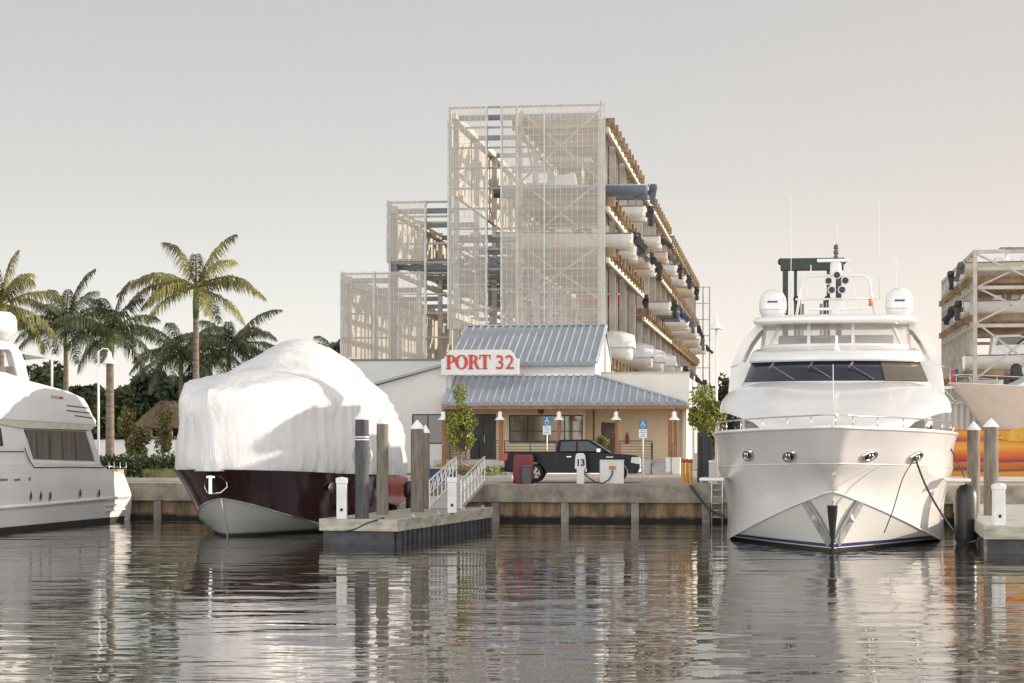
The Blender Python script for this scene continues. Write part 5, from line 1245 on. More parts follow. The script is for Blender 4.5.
# black fender between yacht and dock
Dn = 68.6; e = empty('yacht_fender', PX(966, Dn), Dn, -.15, 0, 'big black cylindrical fender hanging between the yacht and the right hand dock', 'fender')
r_ = 11.3 * Dn / FPX; zt = PZ(484, Dn) + .15
MB().lathe([(0,0),(r_*.5,.03),(r_*.85,.15),(r_,.4),(r_,zt-.45),(r_*.88,zt-.2),(r_*.55,zt-.05),(0,zt)], n=28).build('tube', M('fender_black', (.03,.032,.034), .35, var=.2, scale=1), e)
MB().tube([(0,0,zt-.03),(0,0,zt+.12),(-.15,.1,zt+.5),(-.5,.3,zt+1.3)], .025).build('lanyard', MT['rope_dark'], e)
# mooring ropes
def rope(pts, r, label, mat=None, name='mooring_rope'):
    o = Vector(pts[0]); m = MB(); P_ = [Vector(p) - o for p in pts]; out = []
    for i in range(len(P_) - 1):
        for j in range(8):
            q = j / 8; a = P_[max(i-1,0)]; b_ = P_[i]; c_ = P_[i+1]; d = P_[min(i+2, len(P_)-1)]
            out.append(.5 * ((2*b_) + (-a + c_) * q + (2*a - 5*b_ + 4*c_ - d) * q*q + (-a + 3*b_ - 3*c_ + d) * q**3))
    out.append(P_[-1]); m.tube(out, r, 6); x = m.build(name, mat or MT['rope_dark'], loc=o, fix=False); return tag(x, label, 'rope' if 'rope' in name else 'hose')
hz = YF.w(3.35, 1.0)
rope([P(915.5, 459, 64.0), P(925, 484, 63.9), P(938, 508, 64.2), P(956, 534, 65.0), P(968, 542, 66), P(982, 538, 65.4), P(999, 524, 64)], .035, 'dark mooring rope from the right hawse hole of the yacht down to the dock')
rope([P(914.5, 459, 63.8), P(903, 478, 63.2), P(893, 510, 63.0), P(884, 533, 62.8)], .018, 'thin slack line hanging down the right bow of the yacht into the water')
rope([P(320, 524, 70), P(336, 531, 68.2), P(352, 530, 67.6), P(368, 523, 67.6), P(384, 518, 68)], .03, 'dark line drooping along the front face of the left dock')
rope([P(320, 526, 71), P(306, 520, 73.0), P(292, 516, 73.8)], .03, 'short line from the left dock corner to the maroon hull')
rope([P(688, 485.5, 86.8), P(691, 486.5, 85.6), P(698, 496, 85.2), P(707, 507, 85.1), P(716, 513, 84), P(724, 516, 82)], .06, 'thick black shore power cable hanging from the quay to the yacht', name='power_cable')
# anchored things on the quay -------------------------------------------------
def cart():
    D = 87.2; e = empty('dock_cart', PX(523.5, D), D, G + .02, 0, 'maroon dock box with an upright grey bin in front of it, behind the truck tail', 'dock box')
    s_ = D / FPX; w_ = 10.5 * s_; h = 29 * s_
    MB().prism([(-w_, .25), (-w_ * .96, h * .8), (-w_ * .86, h), (w_ * .88, h), (w_ * .95, h * .95), (w_, .25), (w_ * .72, .0), (-w_ * .72, .0)], 'y', .1, 1.0).build('box', maroon_pl, e, bevel=.05)
    for s__ in (-1, 1): MB().lathe([(0,-.05),(.16,-.05),(.16,.05),(0,.05)], (s__ * w_ * .85, .5, .16), 14, 'x').build('wheel', rubber, e)
    return e
cart()
e = empty('waste_bin', PX(526.5, 87), 87.0, G + .02, 0, 'small grey bin standing in front of the maroon dock box', 'bin')
MB().lathe([(0,0),(.26,0),(.31,.72),(.33,.74),(.33,.80),(0,.82)], n=4, smooth=False).build('body', bin_g, e, bevel=.02); bpy.data.objects[e.name].rotation_euler[2] = R(45)
D = 87.3; s_ = D / FPX; e = empty('utility_cabinet', PX(612, D), D, G + .02, 0, 'white electrical cabinet with an orange plate and cable in front of the truck bonnet', 'cabinet')
MB().box(-12*s_, 12*s_, 0, .55, 0, 23 * s_).build('housing', ped_m, e, bevel=.02); MB().box(-12.3*s_, 12.3*s_, -.03, .58, 23*s_, 23*s_ + .04).build('lid', white_gel, e)
MB().box(-.12, .16, -.03, 0, .62, .78).build('orange_plate', M('orange_plate', (.60,.27,.05), .5), e); MB().box(-.16, .2, -.02, 0, .5, .92).build('plate_frame', white_dull, e)
MB().tube([(.02,-.05,.6),(.0,-.07,.42),(-.14,-.1,.18),(-.4,-.12,.03),(-.75,-.1,.08),(-1.05,-.05,.28),(-1.25,0,.45)], .03, 6).build('cable', MT['rope_dark'], e)
for px, lb in ((683.3, 'left yellow bollard of the three on the quay'), (687.2, 'middle yellow bollard of the three on the quay'), (690.8, 'right yellow bollard of the three on the quay')):
    D = 86.9 if px != 687.2 else 87.6; e = empty('yellow_bollard', PX(px, D), D, G + .02, 0, lb, 'bollard', 'yellow bollards beside the ladder')
    MB().lathe([(.075,0),(.075,.98),(.06,1.02),(0,1.03)], n=14).build('post', yellow_p, e); MB().lathe([(.078,.93),(.085,.96),(.085,1.04),(.05,1.09),(0,1.1)], n=14).build('red_cap', red_p, e)
lu = QF.k(717, 500, -.14)[0]; LX, LY = QF.w(lu, -.14); e = empty('quay_ladder', LX, LY, 0, 7.7, 'pale metal ladder fixed to the seawall beside the yacht', 'ladder')
m = MB()
for s__ in (-.23, .23): m.tube([(s__, 0, -.6), (s__, 0, 1.75), (s__, .25, 1.95), (s__, .5, 1.75)], .028)
m.build('stile', alu, e); m = MB()
for i in range(8): m.tube([(-.23, 0, -.35 + i * .29), (.23, 0, -.35 + i * .29)], .022)
m.build('rungs', alu, e)
pedestal(713, 479.5, 460, 8, G + .02, 'white dock post beside the ladder and the black gate', D=88.5)
e = empty('iron_gate', PX(704.5, 90), 90, G + .02, 7.7, 'tall black iron gate under the tree left of the yacht', 'gate')
m = MB()
for px in (-6.2, -.5, 2.2, 7): x = px * 90 / FPX; m.box(x - .05, x + .05, -.05, .05, 0, 2.25 - (.0 if px < 6 else .3))
m.build('post', black_p, e); m = MB()
for j in range(14): x = -.26 + j * .028; m.box(x - .009, x + .009, -.02, .02, .15, 2.1)
m.box(-.28, .1, -.03, .03, .12, .2); m.box(-.28, .1, -.03, .03, 2.08, 2.16); m.box(-.27, .3, .03, .045, .2, 2.08); m.build('panel', dark_fr, e)
# dark blue dock box + black engine near the gangway
e = empty('dock_box', PX(441, 90), 90.0, G + .0, 7.7, 'blue dock box with a pale lid on the quay behind the gangway', 'dock box')
MB().box(-1.1, .6, 0, .8, 0, .62).build('body', blue_p, e, bevel=.03); MB().box(-1.2, .7, -.05, .85, .62, .70).build('lid', conc_l, e, bevel=.02)
e = empty('small_boat', PX(412, 84.5), 84.5, .0, 20, 'small white boat with a black outboard tucked behind the stern of the wrapped boat', 'boat')
rows = []
for s__, b_, z1 in ((0,.75,.85),(1,.8,.88),(2.2,.65,.98),(3.2,.2,1.15)): rows.append([(-b_, s__, z1), (-b_*.8, s__, .1), (0, s__, -.15 + s__*.08), (b_*.8, s__, .1), (b_, s__, z1)])
m = MB(); m.loft(rows); m.poly(rows[0]); m.build('hull', white_gel, e); MB().loft([[r[0], r[4]] for r in rows], smooth=False).build('deck', white_dull, e)
MB().lathe([(0,1.0),(.17,1.02),(.22,1.2),(.22,1.55),(.12,1.7),(0,1.72)], (0,-.35,.1), 14).build('outboard', black_p, e); MB().box(-.07,.07,-.5,-.2,-.3,1.1).build('engine_leg', black_p, e)

# ---------------------------------------------------------------- pickup truck, side on, nose to the right
TD = 90.4; s_ = TD / FPX
tk = empty('pickup_truck', PX(572.5, TD), TD, G + .008, 4, 'dark navy crew cab pickup truck parked side on before the clubhouse', 'truck')
Lt = 6.15; x0 = -Lt / 2
def arch(cx, r, n=10): return [(cx + r * math.cos(R(a)), .42 + r * math.sin(R(a))) for a in [180 - 180 * i / n for i in range(n + 1)]]
xr, xf = x0 + 1.38, x0 + 5.12
low = [(x0 + .03, .55), (x0 + .03, .60)] 
poly = [(x0 + .05, .50)] + arch(xr, .50) + arch(xf, .50) + [(x0 + Lt - .12, .42), (x0 + Lt - .02, .62), (x0 + Lt, .95), (x0 + Lt - .06, 1.18), (x0 + Lt - .30, 1.25), (x0 + Lt - 1.1, 1.31), (x0 + Lt - 1.55, 1.36), (x0 + 2.35, 1.38), (x0 + 2.33, 1.40), (x0 + .02, 1.40), (x0 - .02, 1.30), (x0 + .04, .9)]
bd = MB()
# lower body lofted over its width so the sides are rounded
rws = []
for yy_, sc_, dz_ in ((-1.0, 1, 0), (-.97, 1, 0), (.97, 1, 0), (1.0, 1, 0)): pass
def cap_poly(mb, pts, y0, y1):
    mb.prism(pts, 'y', y0, y1)
cap_poly(bd, poly, -1.0, 1.0); bd.build('body', truck_b, tk, bevel=.06)
cabp = [(x0 + 2.36, 1.36), (x0 + 2.42, 1.86), (x0 + 2.52, 1.94), (x0 + 3.7, 1.96), (x0 + 3.95, 1.92), (x0 + 4.85, 1.34)]
m = MB(); n = len(cabp)
a = [(x, -.95 + (.14 if z > 1.5 else 0), z) for x, z in cabp]; b_ = [(x, .95 - (.14 if z > 1.5 else 0), z) for x, z in cabp]
m.add(a + b_, [tuple(range(n)), tuple(range(2*n-1, n-1, -1))] + [(i, (i+1)%n, n+(i+1)%n, n+i) for i in range(n)]); m.build('cab', truck_b, tk, bevel=.05)
def slab(name, pts, mat, par, t=.0):
    for sd in (-1, 1):
        m = MB(); ps = []
        for x, z in pts: y = .962 - .14 * max(0, min(1, (z - 1.36) / .5)); ps.append((x, sd * (y + t), z))
        m.poly(ps); m.build(name, mat, par, solid=.012)
tg_ = M('tinted_car_glass', (.02,.028,.035), .05, var=.1, spec=.8)
slab('window', [(x0+2.55,1.43),(x0+2.60,1.84),(x0+3.27,1.88),(x0+3.27,1.43)], tg_, tk); slab('window', [(x0+3.35,1.43),(x0+3.35,1.88),(x0+3.82,1.86),(x0+4.50,1.43)], tg_, tk)
m = MB(); m.add([(x0+4.02,-.72,1.885),(x0+4.02,.72,1.885),(x0+4.80,.84,1.385),(x0+4.80,-.84,1.385)], [(0,1,2,3)]); m.build('windscreen', M('windscreen_pale', (.30,.36,.42), .05, spec=.9), tk, solid=.03)
for sd in (-1, 1):
    for cx in (xr, xf):
        m = MB(); m.lathe([(.27,-.12),(.37,-.13),(.42,-.10),(.43,0),(.42,.10),(.37,.13),(.27,.12)], (cx, sd*.86, .43), 30, 'y'); w_ = m.build('wheel', rubber, tk)
        m = MB(); m.lathe([(.28,-.10),(.28,.10)], (cx, sd*.86, .43), 24, 'y'); m.lathe([(0,-.10),(.08,-.11),(.08,.11),(0,.10)], (cx, sd*.86, .43), 12, 'y')
        for j in range(6): aa = math.pi*2*j/6; m.bar((cx + .07*math.cos(aa), sd*.95, .43+.07*math.sin(aa)), (cx + .27*math.cos(aa), sd*.93, .43+.27*math.sin(aa)), .07, .03, up=(0,1,0))
        m.build('rim', alu, w_)
    m = MB(); m.bar((xr + .6, sd*.98, .42), (xf - .55, sd*.98, .42), .1, .05); m.build('running_board', chrome, tk)
    m = MB(); m.box(x0+4.18, x0+4.40, min(sd*.98, sd*1.22), max(sd*.98, sd*1.22), 1.36, 1.56); m.build('mirror', chrome, tk, bevel=.04)
    m = MB(); m.prism([(x0 - .035, .98), (x0 + .16, 1.02), (x0 + .20, 1.33), (x0 - .03, 1.33)], 'y', sd*.86 if sd < 0 else .86, sd*1.012 if sd < 0 else 1.012) if sd > 0 else m.prism([(x0 - .035, .98), (x0 + .16, 1.02), (x0 + .20, 1.33), (x0 - .03, 1.33)], 'y', -1.012, -.86)
    m.build('tail_light', lens_r, tk)
    m = MB(); m.prism([(x0+Lt-.42, .92), (x0+Lt+.005, .84), (x0+Lt-.02, 1.16), (x0+Lt-.38, 1.16)], 'y', min(sd*.72, sd*1.012), max(sd*.72, sd*1.012)); m.build('headlight', lens_w, tk)
    for x_ in (x0 + 2.40, x0 + 3.31, x0 + 4.45): MB().box(x_ - .008, x_ + .008, min(sd*.99, sd*1.004), max(sd*.99, sd*1.004), .55, 1.34).build('door_gap', black_p, tk)
    for x_ in (x0 + 2.95, x0 + 3.55): MB().box(x_ - .1, x_ + .1, min(sd*.99, sd*1.03), max(sd*.99, sd*1.03), 1.16, 1.20).build('door_handle', chrome, tk)
    MB().box(x0 + 4.62, x0 + 4.95, min(sd*.99, sd*1.008), max(sd*.99, sd*1.008), 1.14, 1.19).build('fender_badge', alu, tk)
MB().box(x0+Lt-.04, x0+Lt+.02, -.7, .7, .72, 1.12).build('grille', chrome, tk); MB().box(x0+Lt-.14, x0+Lt+.1, -.98, .98, .45, .70).build('front_bumper', chrome, tk, bevel=.05)
MB().box(x0-.16, x0+.08, -.95, .95, .50, .70).build('rear_bumper', dark_fr, tk, bevel=.04)
MB().box(x0+.1, x0+2.25, -.9, .9, 1.395, 1.412).build('bed_cover', black_p, tk)

# ---------------------------------------------------------------- right edge: mural, boats behind it
mu = bpy.data.materials.new('sunset_mural'); mu.use_nodes = True
def mural(m):
    n = m.node_tree; b = n.nodes['Principled BSDF']; b.inputs['Roughness'].default_value = .6
    tc = n.nodes.new('ShaderNodeTexCoord'); mp = n.nodes.new('ShaderNodeMapping'); mp.inputs['Scale'].default_value = (.22, 1, 1.6); n.links.new(tc.outputs['Object'], mp.inputs[0])
    nz = n.nodes.new('ShaderNodeTexNoise'); nz.inputs['Scale'].default_value = 1.4; nz.inputs['Detail'].default_value = 5; n.links.new(mp.outputs[0], nz.inputs['Vector'])
    sp = n.nodes.new('ShaderNodeSeparateXYZ'); n.links.new(tc.outputs['Object'], sp.inputs[0])
    ma = n.nodes.new('ShaderNodeMath'); ma.operation = 'MULTIPLY_ADD'; ma.inputs[1].default_value = .5; n.links.new(nz.outputs[0], ma.inputs[0]); n.links.new(sp.outputs[2], ma.inputs[2])
    mr = n.nodes.new('ShaderNodeMapRange'); mr.inputs[1].default_value = .25; mr.inputs[2].default_value = 2.9; n.links.new(ma.outputs[0], mr.inputs[0])
    cr = n.nodes.new('ShaderNodeValToRGB'); e = cr.color_ramp.elements
    stops = [(0,(.55,.20,.02)), (.16,(.60,.27,.03)), (.20,(.10,.05,.05)), (.24,(.42,.12,.02)), (.32,(.55,.14,.02)), (.37,(.12,.04,.09)), (.42,(.50,.06,.02)), (.52,(.60,.18,.02)), (.60,(.66,.33,.05)), (.68,(.60,.28,.03)), (.72,(.20,.08,.14)), (.77,(.55,.10,.02)), (.86,(.62,.30,.03)), (.93,(.25,.06,.04)), (1,(.48,.09,.02))]
    e[0].position, e[0].color = stops[0][0], (*stops[0][1], 1); e[1].position, e[1].color = 1, (*stops[-1][1], 1)
    for p, c_ in stops[1:-1]: q = e.new(p); q.color = (*c_, 1)
    n.links.new(mr.outputs[0], cr.inputs[0]); n.links.new(cr.outputs[0], b.inputs['Base Color'])
mural(mu)
D = 93; mw = empty('mural_wall', PX(958, D), D, G, 7.7, 'wall with an abstract orange and yellow sunset mural behind the two right hand piles', 'wall')
MB().box(-2, 22, 0, .3, 0, .22).build('base', white_dull, mw); zt = PZ(429.5, D) - G; MB().box(-2, 22, .02, .28, .221, zt).build('painted_panel', mu, mw)
m = MB(); m.prism([(2.4, zt - .55)] + [(4.2 + 2.4 * math.cos(R(a)), zt - .55 + .75 * math.sin(R(a))) for a in range(170, -1, -10)], 'y', -.03, .019); m.build('yellow_hill', M('mural_yellow', (.62,.36,.04), .6, var=.15, scale=3), mw)
D = 99; ct = empty('white_container', PX(949, D), D, G, 7.7, 'pale ribbed container behind the mural under the bow of the beige boat', 'container')
m = MB(); pts = [(-.5 + .15*i, .06 if i % 2 else 0) for i in range(21)]; zc = PZ(404, D) - G
m.loft([[(x, y, 0) for x, y in pts], [(x, y, zc) for x, y in pts]], smooth=False); m.box(-.5, 2.5, .07, 4, 0, zc); m.build('wall', siding, ct); MB().box(-.55, 2.55, -.05, 4.05, zc, zc + .12).build('rim', white_dull, ct)
# beige boat on the hard, bow to the left
HB = Fr(PX(948, 97), 97, 74)
hb = empty('sport_yacht', HB.x, HB.y, 0, 78, 'beige hulled sport yacht standing ashore behind the mural, bow to the left', 'yacht')
z0 = PZ(383, 97)
sh3 = [(0,(0,0,z0)), (.08,(.5,.7,z0-.02)), (.2,(1.8,1.5,z0-.1)), (.4,(4.8,2.2,z0-.25)), (.7,(10,2.5,z0-.4)), (1,(16,2.4,z0-.5))]
ch3 = [(0,(1.6,0,z0-1.9)), (.08,(2.0,.35,z0-2.1)), (.2,(3.0,.95,z0-2.4)), (.4,(5.6,1.7,z0-2.75)), (.7,(10.2,2.1,z0-3.0)), (1,(16,2.1,z0-3.1))]
kl3 = [(0,(1.6,0,z0-1.9)), (.08,(2.1,0,z0-2.4)), (.2,(3.0,0,z0-3.1)), (.4,(4.8,0,z0-3.7)), (.7,(9.5,0,z0-3.9)), (1,(16,0,z0-3.9))]
t3 = [i/20 for i in range(21)]; m = MB()
beige = M('beige_gelcoat', (.67,.625,.56), .25, var=.04, coat=.4)
for sd in (-1, 1): panel(m, ch3, sh3, t3, sd, 6, .12); panel(m, kl3, ch3, t3, sd, 3)
m.build('hull', beige, hb); MB().loft([[(-p[1], p[0], p[2]), (p[1], p[0], p[2])] for p in [smooth_tab(sh3, t) for t in t3]], smooth=False).build('deck', white_dull, hb, solid=.04)
MB().prism([(2.9, z0 - .15), (14, z0 - .4), (12, z0 + 1.9), (7.5, z0 + 2.0), (5.2, z0 + 1.1)], 'x', -1.6, 1.6).build('deck_house', white_gel, hb, bevel=.08)
MB().prism([(5.0, z0 + .15), (12.6, z0 + .2), (11.4, z0 + 1.2), (6.6, z0 + 1.15)], 'x', -1.64, 1.64).build('side_window', glass_dark, hb)
m = MB()
for sd in (-1, 1): m.tube([(sd*max(.02, p[1]-.08), p[0]+.1, p[2]+.42) for p in [smooth_tab(sh3, t) for t in t3[:14]]], .025, 6)
for t in t3[:14:2]:
    p = smooth_tab(sh3, t)
    for sd in (-1, 1): m.tube([(sd*max(.02, p[1]-.08), p[0]+.1, p[2]), (sd*max(.02, p[1]-.08), p[0]+.1, p[2]+.42)], .018, 6)
m.build('bow_rail', chrome, hb)
m = MB(); m.bar((0, -.35, z0 - .25), (0, 1.0, z0 - .12), .22, .12); m.tube([(0, -.2, z0-.3), (0, .35, z0-.9), (.2, .5, z0-.75), (0,.35,z0-.9), (-.2,.5,z0-.75)], .06); m.build('anchor', alu, hb)
for sd in (-1, 1): p = hull_pt(ch3, sh3, .55, .8, sd); MB().box(p.x - .06, p.x + .06, p.y - .25, p.y + .25, p.z - .08, p.z + .08).build('hawse', dark_fr, hb)
for y in (6, 12):
    for sd in (-1, 1): m = MB(); m.bar((sd*2.3, y, G), (sd*1.7, y, z0 - 2.7), .12); m.bar((sd*2.3, y, G), (sd*1.2, y, z0-3.2), .1); m.build('jack_stand', grey_steel, hb)
X, Y = Fr(HB.x, HB.y, 78).w(0, 3.6)
e = empty('deck_winch', X, Y, z0 - .12, 0, 'dark covered winch standing on the foredeck of the beige yacht', 'winch')
MB().lathe([(0,0),(.42,0),(.40,.45),(.30,.62),(.28,.8),(.24,1.0),(.1,1.1),(0,1.1)], n=14).build('cover', black_p, e); MB().box(-.6,-.3,-.2,.2,.0,.55).build('side_box', black_p, e, bevel=.06)
# small flags
e = empty('small_flag', PX(950.5, 100), 100, PZ(382, 100) - 1.2, 0, 'tiny red and blue flag on a stick left of the right hand rack', 'flag')
MB().tube([(0,0,0),(0,0,1.9)], .02).build('pole', alu, e); MB().box(.02,.22,-.01,.01,1.2,1.8).build('red_cloth', red_p, e); MB().box(.221,.40,-.01,.01,1.3,1.85).build('blue_cloth', blue_p, e)
# ================================================================ vegetation and lamps
def frond(mb, base, az, el, Ln, rng, droop=1.0, ll=.75, wid=.030):
    d = Vector((math.cos(az) * math.cos(el), math.sin(az) * math.cos(el), math.sin(el))); p = Vector(base); N = 22; st_ = Ln / N; pts = [p.copy()]
    for i in range(N):
        d = (d + Vector((0,0,-.055 * droop * (.4 + 1.6 * i / N)))).normalized(); p = p + d * st_; pts.append(p.copy())
    mb.tube(pts, [.035 * (1 - .8 * i / N) + .008 for i in range(N + 1)], 4, cap=False)
    side = Vector((-math.sin(az), math.cos(az), 0)); nl = int(Ln / .045)
    for i in range(nl):
        t = .10 + .9 * i / nl; x = t * N; j = min(int(x), N - 1); q = pts[j].lerp(pts[j+1], x - j); fw = (pts[j+1] - pts[j]).normalized()
        L_ = ll * (math.sin(math.pi * min(1, .12 + t * .86)) ** .6) * rng.uniform(.75, 1.1)
        for sd in (-1, 1):
            a = (side * sd * rng.uniform(.5, .95) + fw * rng.uniform(.35, .7) + Vector((0,0,rng.uniform(-.2,.35)))).normalized()
            m1 = q + a * L_ * .30; b_ = (a * .8 + Vector((0,0,-1.6 * droop * rng.uniform(.6,1.2)))).normalized(); m2 = m1 + b_ * L_ * .75
            wv = fw * wid * rng.uniform(.7, 1.2)
            mb.add([q - wv*.4, q + wv*.4, m1 + wv, m1 - wv, m2], [(0,1,2,3),(3,2,4)])
def palm(px, py, D, Ln, n, label, mat, seed, tr=.17, shaft=1.4, droop=1.0, dead=None, lean=0, el0=74, ll=1.05, spec=None):
    rng = random.Random(seed); X = PX(px, D); z = PZ(py, D)
    e = empty('palm_tree', X + lean, D, G, 0, label, 'palm', 'palms on the left bank')
    h = z - G; m = MB(); pts = [(0 + (-lean) * (i/12)**1.5, 0, h * i / 12) for i in range(13)]
    m.tube([( -lean * (i/30)**1.5, 0, (h - shaft) * i / 30) for i in range(31)], [tr * (1.35 if i < 1 else 1.0 - .22 * i / 30) * (1.05 if i % 2 else 1.0) for i in range(31)], 14); m.build('trunk', trunk_p, e)
    top = Vector((-lean, 0, h)); MB().tube([(-lean, 0, h - shaft), (-lean, 0, h - shaft * .5), (-lean, 0, h + .05)], [tr * .85, tr * .95, tr * .45], 12).build('crownshaft', crownsh, e)
    m = MB(); md = MB()
    n = int(n * 1.35)
    for i in range(n):
        az = 2 * math.pi * (i * .382) + rng.uniform(-.25, .25); el = R(el0 - (el0 + 22) * (i / n) ** .9 + rng.uniform(-8, 8))
        frond(m, top + Vector((0,0,-.1)), az, el, Ln * rng.uniform(.85, 1.08), rng, droop * rng.uniform(.8, 1.2), ll)
    if spec:
        for az, el, l_ in spec: frond(md if dead else m, top, R(az), R(el), l_, rng, droop, ll * 1.1)
    m.tube([top, top + Vector((0, 0, Ln * .15)), top + Vector((.05, 0, Ln * .28))], [.06, .04, .01], 5)
    m.build('fronds', mat, e, fix=False)
    if dead: md.build('dry_fronds', dead, e, fix=False)
    return e
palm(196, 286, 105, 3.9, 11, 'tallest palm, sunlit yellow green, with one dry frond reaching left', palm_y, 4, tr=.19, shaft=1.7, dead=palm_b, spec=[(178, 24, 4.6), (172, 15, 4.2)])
palm(66, 324, 112, 3.6, 15, 'dark green palm above the louvred upper deck of the left yacht', palm_g, 5, tr=.17, shaft=1.5)
palm(110, 332, 104, 3.1, 14, 'dark palm with a thick ringed trunk beside the left lamp pole', palm_g, 6, tr=.24, shaft=1.2)
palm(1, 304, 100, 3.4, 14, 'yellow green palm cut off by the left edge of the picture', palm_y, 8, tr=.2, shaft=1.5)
palm(181, 352, 124, 4.2, 16, 'broad dark palm behind the trunk of the tallest palm', palm_g, 9, tr=.17, el0=58)
palm(229, 346, 126, 4.4, 16, 'broad dark palm behind the front of the wrapped boat', palm_g, 10, tr=.17, el0=58)
palm(333, 349, 165, 2.4, 12, 'tiny far palm top between the wrapped boat and the rack screens', palm_g, 12, tr=.15, el0=60)

def tree(px, pyt, pyb, D, wpx, label, mat, seed, n=2600, leaf=.30, name='tree', group=None, trunk_r=.16, parts=None, cat='tree', wmul=1.0, base_z=G):
    """crown fills the picture box pyt..pyb, wpx wide, made of clumps of leaf faces"""
    rng = random.Random(seed); s_ = D / FPX; X = PX(px, D); zt, zb = PZ(pyt, D), PZ(pyb, D); W = wpx * s_ / 2; H = (zt - zb) / 2; W = W * wmul; zc = (zt + zb) / 2
    e = empty(name, X, D, base_z, 0, label, cat, group)
    m = MB(); t = MB(); hgt = zb - base_z
    t.tube([(0,0,0), (rng.uniform(-.1,.1),0,hgt*.5), (0,0,hgt + H*.4), (rng.uniform(-.2,.2),0,zc - base_z + H*.3)], [trunk_r*1.2, trunk_r, trunk_r*.7, trunk_r*.2], 8)
    k = parts or 16; per = n // k
    for i in range(k):
        a = rng.uniform(0, 2*math.pi); rr = math.sqrt(rng.random()) * .78; v = rng.uniform(-.8, .85); q = math.sqrt(max(.05, 1 - v*v))
        c = (W * rr * q * math.cos(a), W * rr * q * math.sin(a) * .9, zc - base_z + H * v * .85)
        r_ = rng.uniform(.30, .50); leaf_cloud(m, c, (W*r_, W*r_, H*r_*.85), per, leaf, rng, shell=.6)
        t.tube([(0, 0, max(0, hgt*.8)), (c[0]*.5, c[1]*.5, (hgt + c[2])*.5), c], [trunk_r*.5, trunk_r*.3, trunk_r*.08], 5, cap=False)
    t.build('trunk', bark, e, fix=False); m.build('crown', mat, e, fix=False); return e
# background trees on the left bank
gB = 'trees behind the left bank'
for i, (px, pyt, pyb, D, w_, lb, mt) in enumerate((
    (-45, 372, 445, 150, 90, 'dark tree beyond the left picture edge behind the white yacht', leaf_d),
    (12, 366, 440, 152, 60, 'dark tree behind the flybridge arch of the left yacht', leaf_d),
    (46, 362, 440, 146, 44, 'mid green loose tree right of the flybridge arch', leaf_m),
    (83, 384, 452, 140, 46, 'low dark tree between the first two palm trunks', leaf_d),
    (118, 388, 455, 136, 40, 'mid green tree right of the ringed palm trunk', leaf_m),
    (150, 372, 445, 150, 50, 'largest round dark tree above the thatched hut', leaf_d),
    (184, 375, 448, 146, 44, 'dark tree directly behind the tallest palm', leaf_d),
    (226, 380, 450, 150, 52, 'dark tree hidden low behind the wrapped boat', leaf_d),
    (280, 384, 450, 152, 58, 'dark tree behind the peak of the wrapped boat', leaf_d))):
    tree(px, pyt, pyb, D, w_, lb, mt, 30 + i, n=6500, leaf=.5, group=gB, trunk_r=.22, parts=26, wmul=1.35)
tree(138, 424, 458, 112, 26, 'small olive bushy tree in front of the thatched hut', leaf_o, 50, n=1500, leaf=.22, group='bushes on the left bank', trunk_r=.07)
tree(163, 408, 455, 114, 22, 'thin tall olive tree before the hut railing', leaf_o, 51, n=1200, leaf=.22, group='bushes on the left bank', trunk_r=.07)
tree(126, 405, 440, 118, 22, 'olive feathery tree left of the thatched roof', leaf_o, 52, n=1100, leaf=.22, group='bushes on the left bank', trunk_r=.07)
# hedge, white wall, ornamental grass
rg = random.Random(77)
X0, X1 = PX(76, 100), PX(215, 100)
hd_ = empty('hedge', (X0 + X1)/2, 100, G, 7.7, 'dense dark green hedge along the left bank before the white wall', 'hedge')
m = MB(); W = (X1 - X0)/2
for i in range(34): leaf_cloud(m, (-W + 2*W*i/33, rg.uniform(-.2,.2), .55 + rg.uniform(0,.15)), (.45, .5, .55 + rg.uniform(0,.15)), 240, .16, rg)
m.build('foliage', leaf_m, hd_, fix=False)
gr = empty('ornamental_grass', PX(163, 93), 93, G + .15, 7.7, 'pale yellow tufts of ornamental grass at the kerb left of the wrapped boat', 'grass tuft')
m = MB()
for i in range(1500):
    x = rg.uniform(-.85, 1.6); y = rg.uniform(-.3, .3); a = rg.uniform(-.35, .35); h = rg.uniform(.25, .5)
    m.add([(x - .012, y, 0), (x + .012, y, 0), (x + a * h, y + rg.uniform(-.1,.1), h)], [(0,1,2)])
m.build('blades', grass_y, gr, fix=False)
D = 119; x0_, x1_ = PX(60, D), PX(215, D)
gw_ = empty('garden_wall', x0_, D, G, 7.7, 'long white garden wall glimpsed above the hedge on the left bank', 'wall')
MB().box(0, x1_ - x0_, 0, .2, 0, PZ(441, D) - G).build('wall', white_gel, gw_); m = MB()
MB().box(-.05, x1_ - x0_ + .05, -.04, .24, PZ(441, D) - G, PZ(441, D) - G + .08).build('coping', white_dull, gw_)
# thatched hut
D = 128; s_ = D/FPX; hut = empty('thatched_hut', PX(168, D), D, G, 7.7, 'thatched roof hut with a wooden railing under the dark trees', 'hut')
zr, ze = PZ(401, D) - G, PZ(428, D) - G; W = 36 * s_
m = MB(); rows = []
for i in range(9):
    q = i/8; z = ze + (zr - ze) * q ** .85; f = 1 - .80 * q
    rows.append([(W * f * math.cos(a) * (1.0), 2.2 * f * math.sin(a), z + .04*math.sin(a*9+i)) for a in [2*math.pi*j/28 for j in range(28)]])
m.loft(rows, closed=True, smooth=False); m.poly(rows[-1]); m.poly(rows[0][::-1]); m.build('roof', thatch, hut)
for x in (-W*.8, -W*.25, W*.3, W*.8):
    for y in (-1.6, 1.6): MB().box(x - .1, x + .1, y - .1, y + .1, 0, ze + .1).build('post', M('hut_wood', (.30,.22,.14), .8, var=.2), hut)
MB().box(-W*.8, W*.8, -1.6, 1.6, .7, .95).build('floor', MT['hut_wood'], hut)
m = MB()
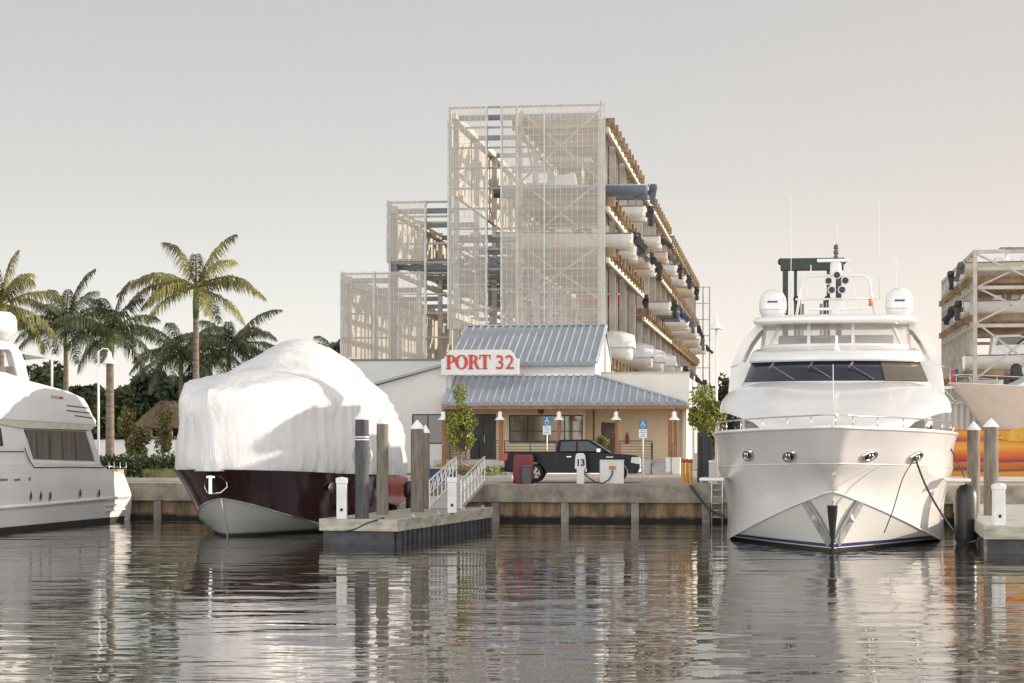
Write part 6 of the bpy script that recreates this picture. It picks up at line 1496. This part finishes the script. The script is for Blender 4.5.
for i in range(22): x = -W*.8 + 1.6*W*i/21; m.box(x - .04, x + .04, -1.66, -1.6, .95, 2.0)
m.box(-W*.8, W*.8, -1.68, -1.60, 2.0, 2.1); m.build('railing', MT['hut_wood'], hut)
# small trees near the clubhouse
e = tree(461, 406, 451, 100, 34, 'young round tree with bright leaves in front of the dark clubhouse door', leaf_y, 60, n=3400, leaf=.17, name='young_tree', trunk_r=.055, parts=26)
m = MB(); leaf_cloud(m, (-.05, 0, PZ(393, 100) - G), (.38, .38, .5), 260, .16, rg); leaf_cloud(m, (.0, 0, PZ(403, 100) - G), (.3, .3, .4), 160, .16, rg); m.build('top_shoot', leaf_y, e, fix=False)
tree(703, 386, 443, 98, 38, 'young loose tree with bright leaves above the black iron gate', leaf_y, 61, n=2600, leaf=.18, name='young_tree', trunk_r=.05, parts=22)
gR = 'trees beyond the racks'
for i, (px, pyt, pyb, D, w_, lb, mt) in enumerate(((727, 378, 462, 190, 34, 'dark tree beyond the rack just left of the big yacht', leaf_d), (712, 400, 462, 170, 26, 'olive tree behind the young tree and the tall lamp', leaf_o),
    (760, 392, 462, 200, 40, 'dark tree hidden behind the left wing of the big yacht', leaf_d), (945, 384, 450, 210, 30, 'far dark tree between the big yacht and the right rack', leaf_d), (1000, 372, 450, 220, 70, 'far tree seen through the right hand rack', leaf_m))):
    tree(px, pyt, pyb, D, w_, lb, mt, 70 + i, n=2600, leaf=.45, group=gR, trunk_r=.22)
# far woods along the horizon: one mass
m = MB()
for i in range(150):
    x = -170 + i * 2.9; h = 4.5 + 2.2 * math.sin(i * .7) + rg.uniform(-1, 1.5)
    if PX(560, 290) < x < PX(700, 290): h = 3
    leaf_cloud(m, (x, 290 - .13 * x + rg.uniform(-4, 4), G + h * .5), (3.0, 2.5, h * .55), 110, .9, rg)
tag(m.build('far_woods', leaf_d, fix=False), 'low band of woods far behind the marina', 'woods', kind='stuff')
# planter by the door
pl = empty('flower_bed', PX(476, 98.5), 98.5, G, 7.7, 'yellow green shrubs with red flowers in the kerbed bed at the young tree', 'plants')
MB().box(-3.2, 1.9, -.8, .9, 0, .16).build('kerb', conc_l, pl, bevel=.02)
m = MB()
for i in range(15): leaf_cloud(m, (-2.7 + i * .29, rg.uniform(-.4,.3), .4), (.3,.3,.32), 130, .12, rg)
m.build('foliage', leaf_y, pl, fix=False); m = MB(); leaf_cloud(m, (-.3, -.3, .62), (.5,.2,.15), 40, .09, rg); m.build('flowers', red_p, pl, fix=False)
# lamps
e = empty('street_lamp', PX(716.5, 112), 112, G, 0, 'tall white lamp post with a conical hood right of the rack', 'lamp')
zl1 = PZ(329, 112) - G
MB().tube([(0,0,0),(0,0,zl1 + .1)], [.09, .06], 10).build('post', white_gel, e)
MB().lathe([(.46,zl1),(.47,zl1+.03),(.16,zl1+.30),(.09,zl1+.5),(.06,zl1+.62),(.02,zl1+.7),(.012,zl1+1.3),(0,zl1+1.32)], n=20).build('lamp_hood', white_gel, e)
e = empty('street_lamp', PX(98.5, 97), 97, G, 0, 'white lamp post with a hood hanging from its arm beside the ringed palm', 'lamp')
z1 = PZ(351, 97) - G
MB().tube([(0,0,0),(0,0,z1)], [.065,.05], 10).build('post', white_gel, e); MB().tube([(0,0,z1-.05),(.2,0,z1+.12),(.45,0,z1+.1),(.53,0,z1-.05)], .035, 8).build('arm', white_gel, e)
MB().lathe([(.31,z1-.62),(.32,z1-.58),(.12,z1-.28),(.09,z1-.05),(0,z1)], (.53,0,0), 18).build('lamp_hood', white_gel, e)
